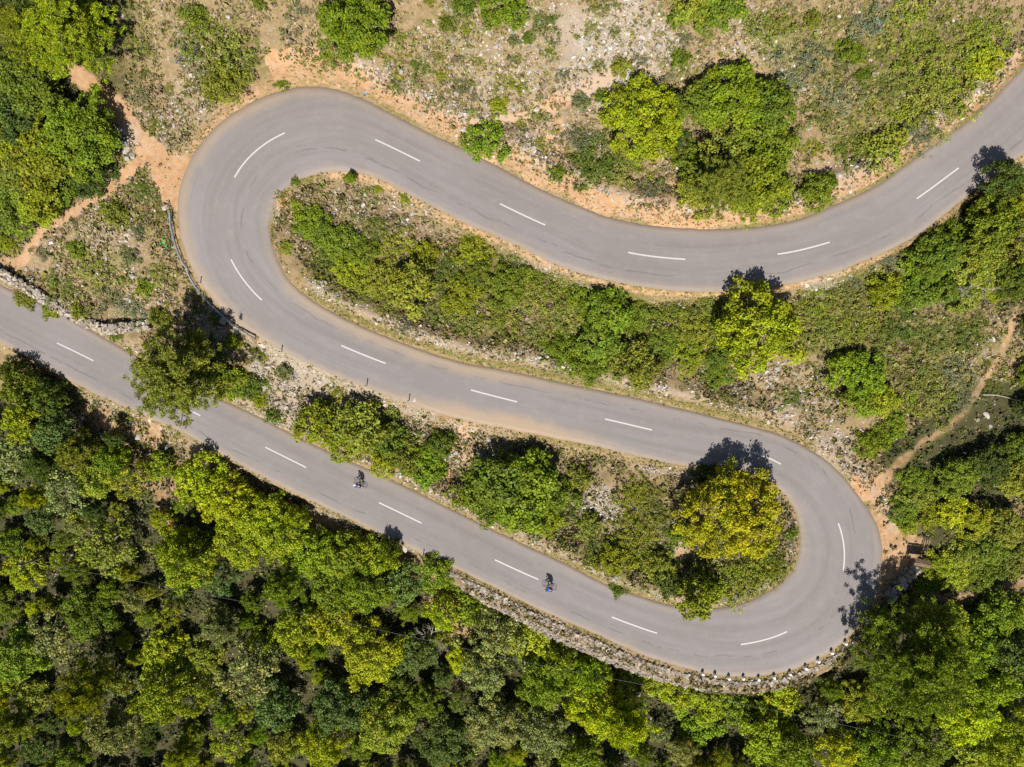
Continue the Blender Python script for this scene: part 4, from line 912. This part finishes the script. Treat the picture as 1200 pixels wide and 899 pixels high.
def boulder_mesh(seed):
    r = np.random.default_rng(seed); bm = bmesh.new(); bmesh.ops.create_icosphere(bm, subdivisions=2, radius=1)
    dirs = r.normal(size=(9, 3)); dirs /= np.linalg.norm(dirs, axis=1)[:, None]; offs = r.uniform(.32, .8, 9)
    for v in bm.verts:
        p = np.array(v.co)
        for d_, o_ in zip(dirs, offs):
            e = p @ d_ - o_
            if e > 0: p = p - d_ * e
        v.co = p * [1.15, .9, .7]
    me = bm_mesh('boulder', bm, M['stone']); v_ = .30 + .14 * r.uniform(); a = me.attributes.new('tint', 'FLOAT_COLOR', 'POINT')
    w_ = r.uniform(.78, .93); a.data.foreach_set('color', np.tile([v_, v_ * (w_ + .06), v_ * w_, 1], (len(me.vertices), 1)).astype(np.float32).ravel()); return me
BM = [boulder_mesh(s) for s in range(8)]
def darker(o, k):
    a = o.data.attributes['tint'].data; c = np.empty(len(a) * 4, np.float32); a.foreach_get('color', c); c = c.reshape(-1, 4); c[:, :3] *= k; a.foreach_set('color', c.ravel())
for o in list(bpy.data.objects):
    if o.name.startswith('stones') and o.parent: darker(o, (.70, .66, .60) if o.parent.name.startswith('ret') else (.85, .82, .76))
def boulder(px, py, r_, label, group='pale limestone boulders'):
    x, y, z = ground(px, py, r_ * .3); o = link('boulder', BM[random.randrange(8)]); o.location = (x, y, z + r_ * .15); s = r_
    o.scale = (s, s * random.uniform(.75, 1.1), s * random.uniform(.7, 1)); o.rotation_euler = (random.uniform(-.2, .2), random.uniform(-.2, .2), random.uniform(0, 6.28)); tag(o, label, 'boulder', group)
for px, py, r_, lab in [(1163,397,.42,'large white limestone outcrop beside the reddish footpath'),(1157,487,.42,'white boulder below the bend of the reddish footpath'),(1161,500,.3,'small white boulder next to a larger one below the reddish footpath'),
    (261,376,.55,'pinkish boulder just inside the guardrail'),(306,404,.6,'pinkish boulder at the lower end of the guardrail'),(194,243,.42,'pale boulder at the upper end of the guardrail'),
    (147,175,.55,'white boulder at the edge of the dirt track'),(155,183,.45,'smaller white boulder where the footpath meets the dirt track'),(149,186,.4,'third pale boulder in the heap beside the dirt track'),(163,511,.55,'brown weathered boulder on the verge below the lower road'),
    (475,643,.5,'white boulder on the verge below the lower road near the retaining wall end'),(486,468,.3,'white stone on the lower verge of the middle road'),(1081,659,.55,'pale flat slab on the wall end beside the notice board'),(1077,667,.5,'second pale slab on the wall by the notice board'),
    (735,88,.6,'pale slab on the eroded ledge uphill of the lime-green evergreen'),(725,94,.5,'cream slab lower on the eroded ledge')]:
    boulder(px, py, r_, lab)
nb_ = 0
while nb_ < 80:
    px, py = random.uniform(0, 1200), random.uniform(0, 700); gx, gy, gz = ground(px, py)
    if random.random() > look(STONE, gx, gy) * .8 or look(DR, gx, gy) < .9 or look(PATH, gx, gy) > .1: continue
    sd = bool(look(SIDE_A, gx, gy)); sg_ = float(look(SG, gx, gy))
    zone = Z_HILL if sd and sg_ < sL0 else Z_WEST if sd and sg_ < sL1 else Z_LOW if sd else Z_UP
    rb = random.uniform(.2, .36); boulder(px, py, rb, ('pale limestone boulder ' if rb > .28 else 'small pale limestone rock ') + near_words(px, py, zone), 'limestone boulders lying ' + zone); nb_ += 1

# ------------------------------------------------------------------ guardrail
def box(bm, c, s, rz=0.0):
    m_ = Matrix.Translation(c) @ Matrix.Rotation(rz, 4, 'Z') @ Matrix.Diagonal((*s, 1)); bmesh.ops.create_cube(bm, size=1, matrix=m_)
gp = catmull([(198,249),(200,268),(207,293),(217,314),(227,333),(240,350),(257,367),(276,383),(302,399)], 8)
G = np.array([ground(a, b, .75) for a, b in gp]); Gl = np.concatenate([[0], np.cumsum(np.hypot(*np.diff(G[:, :2], axis=0).T))])
ss = np.arange(0, Gl[-1], .5); P = np.stack([np.interp(ss, Gl, G[:, k]) for k in range(3)], 1); P[:, 2] = smooth_line(P[:, 2:3], 6)[:, 0]
gr_ = empty('guardrail', tuple(P[0])); tag(gr_, 'curved galvanised steel guardrail outside the western hairpin', 'guardrail')
Tn = np.gradient(P[:, :2], axis=0); Tn /= np.linalg.norm(Tn, axis=1)[:, None]; Nn = np.stack([-Tn[:, 1], Tn[:, 0]], 1)   # towards the road
wprof = [(0, .44), (.07, .48), (.07, .54), (0, .59), (.07, .64), (.07, .70), (0, .75), (-.07, .75), (-.07, .44)]
V = np.concatenate([np.column_stack([P[:, :2] + Nn * o, P[:, 2] + h]) - P[0] for o, h in wprof]); nP = len(P)
F = [[k * nP + i, k * nP + i + 1, ((k + 1) % 9) * nP + i + 1, ((k + 1) % 9) * nP + i] for k in range(9) for i in range(nP - 1)]
link('rail', np_mesh('rail', V, np.array(F)), M['galv'], gr_)
bm = bmesh.new(); box(bm, (0, 0, .15), (.10, .12, 1.1)); box(bm, (0, .09, .58), (.12, .10, .2)); post_me = bm_mesh('post', bm, M['galv'])
for i in range(1, nP, 4):
    o = link('post', post_me, None, gr_); q = P[i] - P[0]; o.location = (q[0] - Nn[i, 0] * .14, q[1] - Nn[i, 1] * .14, q[2]); o.rotation_euler = (0, 0, math.atan2(Tn[i, 1], Tn[i, 0]))

# ------------------------------------------------------------------ guard stones and marker posts
def lathe(bm, prof, n_=12, z0=0):
    rings = [[bm.verts.new((r_ * math.cos(2 * math.pi * k / n_), r_ * math.sin(2 * math.pi * k / n_), z_)) for k in range(n_)] for r_, z_ in prof]
    for a, b in zip(rings[:-1], rings[1:]):
        for k in range(n_): bm.faces.new((a[k], a[(k + 1) % n_], b[(k + 1) % n_], b[k]))
    bm.faces.new(rings[0][::-1]); bm.faces.new(rings[-1])
bm = bmesh.new(); lathe(bm, [(.17, -.3), (.17, .05), (.16, .40), (.14, .50), (.08, .55)]); gs = bm_mesh('guard_stone', bm, M['white_paint'])
for k, (px, py) in enumerate([(824,791),(839,793),(855,796),(872,796),(890,797),(908,795),(927,791),(945,784),(960,776),(976,766),(992,755),(1017,727),(1028,712)]):
    i = s_near(px, py); x, y = at(px, py, Zr[i] + .5); o = link('guard_stone', gs); o.location = (float(x), float(y), float(Zr[i]) - .02); o.rotation_euler = (random.uniform(-.06, .06), random.uniform(-.06, .06), random.uniform(0, 6))
    lab = ['white guard stone on top of the rubble retaining wall outside the eastern hairpin'] * 11 + ['white guard stone in the pine shadow, nearer the retaining wall'] + ['white guard stone in the pine shadow, nearer the notice board']
    tag(o, lab[k], 'guard stone', 'white guard stones around the eastern hairpin')
for k, (px, py, lab) in enumerate([(478,470,'slim marker post on the downhill edge of the middle road beside a white stone'),(498,404,'white marker post on the uphill verge of the middle road'),(327,412,'slim marker post near the lower end of the guardrail'),(231,331,'thin marker post at the road edge inside the guardrail'),(495,653,'white marker post on the wooded verge of the lower road'),(1133,136,'marker post on the hill side of the upper road'),(428,452,'slim marker post at the edge of the middle road above the shrubs')]):
    x, y, z = ground(px, py, .9); p_ = empty('marker_post', (x, y, z)); tag(p_, lab, 'post', 'roadside marker posts')
    bm = bmesh.new(); box(bm, (0, 0, .3), (.09, .09, 1.1)); link('post', bm_mesh('marker', bm, M['white_paint']), None, p_)
    bm = bmesh.new(); box(bm, (0, 0, .90), (.11, .11, .14)); link('band', bm_mesh('marker_band', bm, M['dark_paint']), None, p_)
x, y, z = ground(207, 522); sg = empty('road_sign', (x, y, z), R(-25)); tag(sg, 'grey round road sign on a thin post beside the lower road', 'sign')
bm = bmesh.new(); tube(bm, [(0, 0, -.3), (0, 0, 2.5)], [.04, .04], 8); link('post', bm_mesh('sign_post', bm, M['galv']), None, sg)
bm = bmesh.new(); lathe(bm, [(.34, -.012), (.36, 0), (.34, .012)], 24); bmesh.ops.rotate(bm, verts=bm.verts, matrix=Matrix.Rotation(R(90), 3, 'Y')); bmesh.ops.translate(bm, verts=bm.verts, vec=(-.06, 0, 2.2)); link('plate', bm_mesh('sign_plate', bm, M['sign_grey']), None, sg)

# ------------------------------------------------------------------ power line
pole_tops = []
for px, py, h, lab in [(23,663,5.6,'wooden utility pole in the wood at the end of the power line span'),(615,783,6.2,'wooden utility pole with crossarm beside the rubble retaining wall')]:
    x, y, z = ground(px, py, h); pl = empty('utility_pole', (x, y, z)); tag(pl, lab, 'pole', 'wooden utility poles')
    bm = bmesh.new(); tube(bm, [(0, 0, -.6), (0, 0, h)], [.15, .10], 9); link('pole', bm_mesh('pole', bm, M['pole_wood']), None, pl)
    bm = bmesh.new(); box(bm, (.0, .13, h - .35), (.12, .09, .12)); box(bm, (0, .13, h - .25), (.10, 1.3, .10)); link('crossarm', bm_mesh('crossarm', bm, M['pole_wood']), None, pl)
    for s_ in (-.5, .5):
        bm = bmesh.new(); lathe(bm, [(.03, 0), (.05, .05), (.04, .1), (.055, .13), (.03, .18)], 8); o = link('insulator', bm_mesh('insulator', bm, M['white_paint']), None, pl); o.location = (0, .13 + s_, h - .2)
    pole_tops.append(Vector((x, y, z + h - .02)))
far = [Vector((-95, -14, pole_tops[0].z - 1)), *pole_tops, Vector((70, -45, pole_tops[1].z + 3))]
for k, (a, b) in enumerate(zip(far[:-1], far[1:])):
    for s_ in (.63,):
        pts = [a.lerp(b, t) + Vector((0, s_, -1.1 * 4 * t * (1 - t))) for t in np.linspace(0, 1, 24)]
        bm = bmesh.new(); tube(bm, pts, [.007] * 24, 5); o = link('power_cable', bm_mesh('power_cable', bm, M['wire']))
        tag(o, ['thin cable leaving the wooden utility pole away from the road', 'thin pale cable strung through the wood between the two utility poles', 'thin pale cable running from the crossarm pole below the guard stones'][k], 'cable', 'cables of the power line')

# ------------------------------------------------------------------ notice board, gate, marks, litter
x, y, z = ground(1069, 655); nb = empty('notice_board', (x, y, z), R(-12)); tag(nb, 'brown wooden notice board with a little roof at the lay-by', 'notice board')
for s_ in (-.8, .8):
    bm = bmesh.new(); box(bm, (s_, 0, .8), (.12, .12, 2.2)); link('post', bm_mesh('board_post', bm, M['timber']), None, nb)
bm = bmesh.new(); box(bm, (0, .0, 1.25), (1.46, .05, 1.0)); link('panel', bm_mesh('board_panel', bm, M['timber']), None, nb)
for s_ in (-1, 1):
    bm = bmesh.new(); bmesh.ops.create_cube(bm, size=1, matrix=Matrix.Translation((0, s_ * .2, 1.97)) @ Matrix.Rotation(-s_ * .45, 4, 'X') @ Matrix.Diagonal((1.75, .38, .04, 1))); link('roof_board', bm_mesh('roof_board', bm, M['timber']), None, nb)
x, y, z = ground(1077, 648); gt = empty('wooden_gate', (x, y, z), R(78)); tag(gt, 'weathered timber gate frame next to the notice board', 'gate')
for xx in (0, 2.0):
    bm = bmesh.new(); box(bm, (xx, 0, .55), (.11, .11, 1.7)); link('post', bm_mesh('gate_post', bm, M['timber']), None, gt)
for hh in (.45, .85, 1.25):
    bm = bmesh.new(); box(bm, (1.0, 0, hh), (1.88, .05, .09)); link('rail', bm_mesh('gate_rail', bm, M['timber']), None, gt)
bm = bmesh.new(); box(bm, (.7, -.045, 1.05), (.5, .03, .3)); link('plate', bm_mesh('gate_plate', bm, M['plate_blue']), None, gt)
x, y, z = ground(192, 284); gc = empty('painted_cross', (x, y, z)); tag(gc, 'bright green spray-painted cross on the stony ground by the guardrail', 'paint mark')
for a, ln in ((R(28), 1.0), (R(115), 1.15)):
    tt = np.linspace(-ln / 2, ln / 2, 12) ; V = []
    for s_ in (-.055, .055):
        xx = x + np.cos(a) * tt - np.sin(a) * s_; yy = y + np.sin(a) * tt + np.cos(a) * s_; V.append(np.stack([xx - x, yy - y, zg(xx, yy) - z + .05 + (.004 if a > 1 else 0)], 1))
    V = np.stack(V, 1).reshape(-1, 3); ix_ = np.arange(24).reshape(12, 2); link('stroke', np_mesh('stroke', V, np.stack([ix_[:-1, 0], ix_[1:, 0], ix_[1:, 1], ix_[:-1, 1]], -1)), M['green_spray'], gc)
x, y, z = ground(427, 109); bm = bmesh.new(); lathe(bm, [(.03, 0), (.10, .01), (.11, .08), (.105, .3), (.08, .38), (.035, .44), (.035, .48)], 10); bmesh.ops.rotate(bm, verts=bm.verts, matrix=Matrix.Rotation(R(88), 3, 'Y'))
o = tag(link('plastic_bottle', bm_mesh('plastic_bottle', bm, M['blue_plastic'])), 'small blue plastic bottle lying on the bank above the upper road', 'bottle'); o.location = (x, y, z + .12)
for px, py, ln, az, lab in [(1155,463,4.2,-.12,'fallen grey branch lying near the reddish footpath'),(30,664,3.4,.45,'fallen pale branch in the wood near the utility pole')]:
    x, y, z = ground(px, py, .6); bm = bmesh.new(); d = Vector((math.cos(az), math.sin(az), 0)); pts = []
    for t in np.linspace(0, 1, 7): q = d * (t * ln); pts.append((q.x, q.y + .15 * math.sin(5 * t), float(zg(x + q.x, y + q.y)) - z + .18))
    tube(bm, pts, [.075, .07, .065, .055, .045, .035, .02], 7); p_ = Vector(pts[4]); tube(bm, [p_, p_ + Vector((.6, -.5, .25)), p_ + Vector((1.1, -1.1, .2))], [.05, .035, .015], 5)
    o = tag(link('fallen_branch', bm_mesh('fallen_branch', bm, M['dead_wood'])), lab, 'branch', 'fallen branches'); o.location = (x, y, z)

# ------------------------------------------------------------------ cyclists
def skin_mesh(name, verts, edges, mat, parent, sub=1, rootv=0):
    bm = bmesh.new(); lay_ = bm.verts.layers.skin.verify(); vs = []
    for (p, r_) in verts:
        v = bm.verts.new(p); v[lay_].radius = (r_, r_) if not hasattr(r_, '__len__') else r_; vs.append(v)
    vs[rootv][lay_].use_root = True
    for a, b in edges: bm.edges.new((vs[a], vs[b]))
    me = bpy.data.meshes.new(name); bm.to_mesh(me); bm.free(); me.materials.append(mat)
    o = link(name, me, None, parent); m1 = o.modifiers.new('skin', 'SKIN'); m1.use_smooth_shade = True
    m2 = o.modifiers.new('subsurf', 'SUBSURF'); m2.levels = sub; m2.render_levels = sub; return o
def torus(bm, R0, r0, n1=28, n2=6):
    rings = [[bm.verts.new(((R0 + r0 * math.cos(2 * math.pi * j / n2)) * math.cos(2 * math.pi * i / n1), r0 * math.sin(2 * math.pi * j / n2), (R0 + r0 * math.cos(2 * math.pi * j / n2)) * math.sin(2 * math.pi * i / n1))) for j in range(n2)] for i in range(n1)]
    for i in range(n1):
        for j in range(n2): a, b = rings[i], rings[(i + 1) % n1]; bm.faces.new((a[j], b[j], b[(j + 1) % n2], a[(j + 1) % n2]))
def bicycle(x, y, z, rz, label, fmat):
    bk = empty('bicycle', (x, y, z), rz); tag(bk, label, 'bicycle', 'road bicycles on the lower road')
    for wx in (-.5, .5):
        bm = bmesh.new(); torus(bm, .31, .008, 28, 4)
        for k in range(10): a = k * math.pi / 5; tube(bm, [(.03 * math.cos(a), 0, .03 * math.sin(a)), (.31 * math.cos(a), 0, .31 * math.sin(a))], [.003, .003], 3)
        tube(bm, [(0, -.05, 0), (0, .05, 0)], [.025, .025], 8)
        w_ = link('wheel', bm_mesh('wheel_rim', bm, M['steel']), None, bk); w_.location = (wx, 0, .34)
        bm = bmesh.new(); torus(bm, .325, .017, 32, 6); link('tyre', bm_mesh('tyre', bm, M['rubber']), None, w_)
    bm = bmesh.new(); bb, st_, hd, rr_ = (-.07, 0, .29), (-.24, 0, .86), (.33, 0, .86), (-.5, 0, .34)
    for a, b, r_ in ((bb, st_, .017), (bb, (.36, 0, .70), .02), ((-.21, 0, .80), hd, .016), (hd, (.37, 0, .68), .02)): tube(bm, [a, b], [r_, r_], 8)
    for s_ in (-.05, .05): tube(bm, [bb, (rr_[0], s_, rr_[2])], [.011, .009], 6); tube(bm, [(-.215, 0, .8), (rr_[0], s_, rr_[2])], [.009, .008], 6); tube(bm, [(.37, s_ * .8, .68), (.5, s_, .34)], [.013, .009], 6)
    link('frame', bm_mesh('bike_frame', bm, fmat), None, bk)
    bm = bmesh.new(); tube(bm, [(.33, 0, .86), (.36, 0, .95), (.43, 0, .96)], [.014] * 3, 6)
    for s_ in (-1, 1): tube(bm, [(.43, 0, .96), (.43, s_ * .19, .96), (.50, s_ * .215, .955), (.525, s_ * .215, .88), (.46, s_ * .215, .83), (.40, s_ * .215, .83)], [.014] * 6, 6)
    link('handlebar', bm_mesh('handlebar', bm, M['black_metal']), None, bk)
    bm = bmesh.new(); tube(bm, [(-.36, 0, .925), (-.30, 0, .935), (-.18, 0, .93), (-.08, 0, .92)], [.05, .065, .035, .02], 8); bmesh.ops.scale(bm, verts=bm.verts, vec=(1, 1, .5), space=Matrix.Translation((0, 0, -.93))); tube(bm, [(-.24, 0, .85), (-.255, 0, .93)], [.013, .013], 6)
    link('saddle', bm_mesh('saddle', bm, M['black_metal']), None, bk)
    bm = bmesh.new(); torus(bm, .09, .006, 20, 4); bmesh.ops.translate(bm, verts=bm.verts, vec=(-.07, -.05, .29)); tube(bm, [(-.07, -.06, .29), (-.24, -.10, .29)], [.012, .01], 5); tube(bm, [(-.07, .06, .29), (.10, .10, .29)], [.012, .01], 5); tube(bm, [(-.07, -.07, .29), (-.07, .07, .29)], [.015, .015], 6)
    link('crankset', bm_mesh('crankset', bm, M['steel']), None, bk)
    for px_, s_ in ((-.24, -.14), (.10, .14)): bm = bmesh.new(); box(bm, (px_, s_, .29), (.09, .08, .02)); link('pedal', bm_mesh('pedal', bm, M['black_metal']), None, bk)
def rider(x, y, z, rz, label, jersey, helmet, pannier=False):
    p_ = empty('person', (x, y, z), rz); tag(p_, label, 'person', 'cyclists on the lower road')
    V = [((-.27, 0, 1.00), .09), ((-.12, 0, 1.14), .09), ((.08, 0, 1.27), .10), ((.20, 0, 1.33), .07), ((.29, 0, 1.385), .055), ((.35, 0, 1.44), .065), ((.40, 0, 1.50), .095), ((.40, 0, 1.56), .075)]
    E = [(0, 1), (1, 2), (2, 3), (3, 4), (4, 5), (5, 6), (6, 7)]
    def add(pt, r_, par): V.append((pt, r_)); E.append((par, len(V) - 1)); return len(V) - 1
    nose = add((.505, 0, 1.485), .022, 6)
    for s_ in (-1, 1):
        sh = add((.19, s_ * .19, 1.315), .055, 3); ua = add((.25, s_ * .235, 1.20), .042, sh); el = add((.31, s_ * .255, 1.09), .038, ua); fa = add((.39, s_ * .235, 1.03), .036, el); wr = add((.455, s_ * .215, .995), .026, fa); pm = add((.50, s_ * .215, .985), .032, wr)
        for k, (dy, ln) in enumerate(((-.028, .9), (-.009, 1.05), (.010, 1.0), (.028, .8))):
            a = add((.53, s_ * .215 + dy, .975), .009, pm); b = add((.53 + .02 * ln, s_ * .215 + dy, .945), .0085, a); add((.52, s_ * .215 + dy, .92 + .01 * (1 - ln)), .008, b)
        t1 = add((.475, s_ * .215 - s_ * .035, .968), .010, pm); add((.50, s_ * .215 - s_ * .045, .945), .009, t1)
        up_ = s_ > 0
        hp = add((-.22, s_ * .10, .97), .09, 0); kn = add((.19, s_ * .115, .80) if up_ else (.09, s_ * .115, .64), .062, hp); cf = add((.13, s_ * .125, .62) if up_ else (-.06, s_ * .125, .52), .056, kn); an = add((.04, s_ * .13, .40) if up_ else (-.30, s_ * .13, .42), .036, cf)
        hl = add((.02, s_ * .13, .345) if up_ else (-.32, s_ * .13, .36), .032, an); add((.14, s_ * .14, .315) if up_ else (-.20, s_ * .14, .315), .032, hl)
    skin_mesh('body', V, E, M['skin'], p_)
    V = [((-.28, 0, 1.04), .16), ((-.12, 0, 1.15), .17), ((.08, 0, 1.28), .19), ((.20, 0, 1.335), .14), ((.27, 0, 1.375), .07)]; E = [(0, 1), (1, 2), (2, 3), (3, 4)]
    for s_ in (-1, 1):
        sh = add((.19, s_ * .20, 1.32), .10, 3); ua = add((.25, s_ * .235, 1.20), .078, sh); el = add((.31, s_ * .255, 1.09), .065, ua); fa = add((.43, s_ * .22, 1.01), .04, el)
    skin_mesh('jersey', V, E, jersey, p_)
    V = [((-.24, 0, 1.00), .155), ((-.17, 0, 1.09), .15)]; E = [(0, 1)]
    for s_ in (-1, 1): hp = add((-.20, s_ * .10, .97), .120, 0); add((.10, s_ * .113, .845) if s_ > 0 else (.02, s_ * .113, .73), .078, hp)
    skin_mesh('shorts', V, E, M['shorts'], p_)
    bm = bmesh.new(); bmesh.ops.create_icosphere(bm, subdivisions=3, radius=1)
    for v in bm.verts: v.co = Vector((v.co.x * .14 - .02 * (1 - abs(v.co.x)), v.co.y * .105, max(v.co.z, -.15) * .10))
    o = link('helmet', bm_mesh('helmet', bm, helmet, True), None, p_); o.location = (.385, 0, 1.555); o.rotation_euler = (0, .3, 0)
    for s_ in (-1, 1):
        bm = bmesh.new(); box(bm, (.0, 0, 0), (.26, .085, .07)); bmesh.ops.bevel(bm, geom=bm.edges[:], offset=.025, segments=2); o = link('shoe', bm_mesh('shoe', bm, M['dark_paint'], True), None, p_); o.location = (.09, s_ * .135, .335) if s_ > 0 else (-.25, s_ * .135, .335)
    bm = bmesh.new(); box(bm, (.485, 0, 1.505), (.03, .12, .035)); bmesh.ops.bevel(bm, geom=bm.edges[:], offset=.01, segments=2); link('sunglasses', bm_mesh('sunglasses', bm, M['dark_paint']), None, p_)
for px, py, rz, jer, hel, l1, l2 in [(421,569,R(180 - 24),M['jersey_navy'],M['helmet_white'],'person in navy jersey and white helmet crouched over racing handlebars','dark road bicycle under the person in the white helmet'),
                                     (644,690,R(180 - 16),M['jersey_blue'],M['dark_paint'],'person in bright blue jersey and dark helmet riding a bicycle','dark road bicycle under the person in the bright blue jersey')]:
    i = s_near(px, py); x, y = at(px, py, Zr[i] + .8); x, y = float(x), float(y); z = float(Zr[i]) + .045
    bicycle(x, y, z, rz, l2, M['black_metal'] if hel is M['helmet_white'] else M['red_paint']); rider(x, y, z, rz, l1, jer, hel)
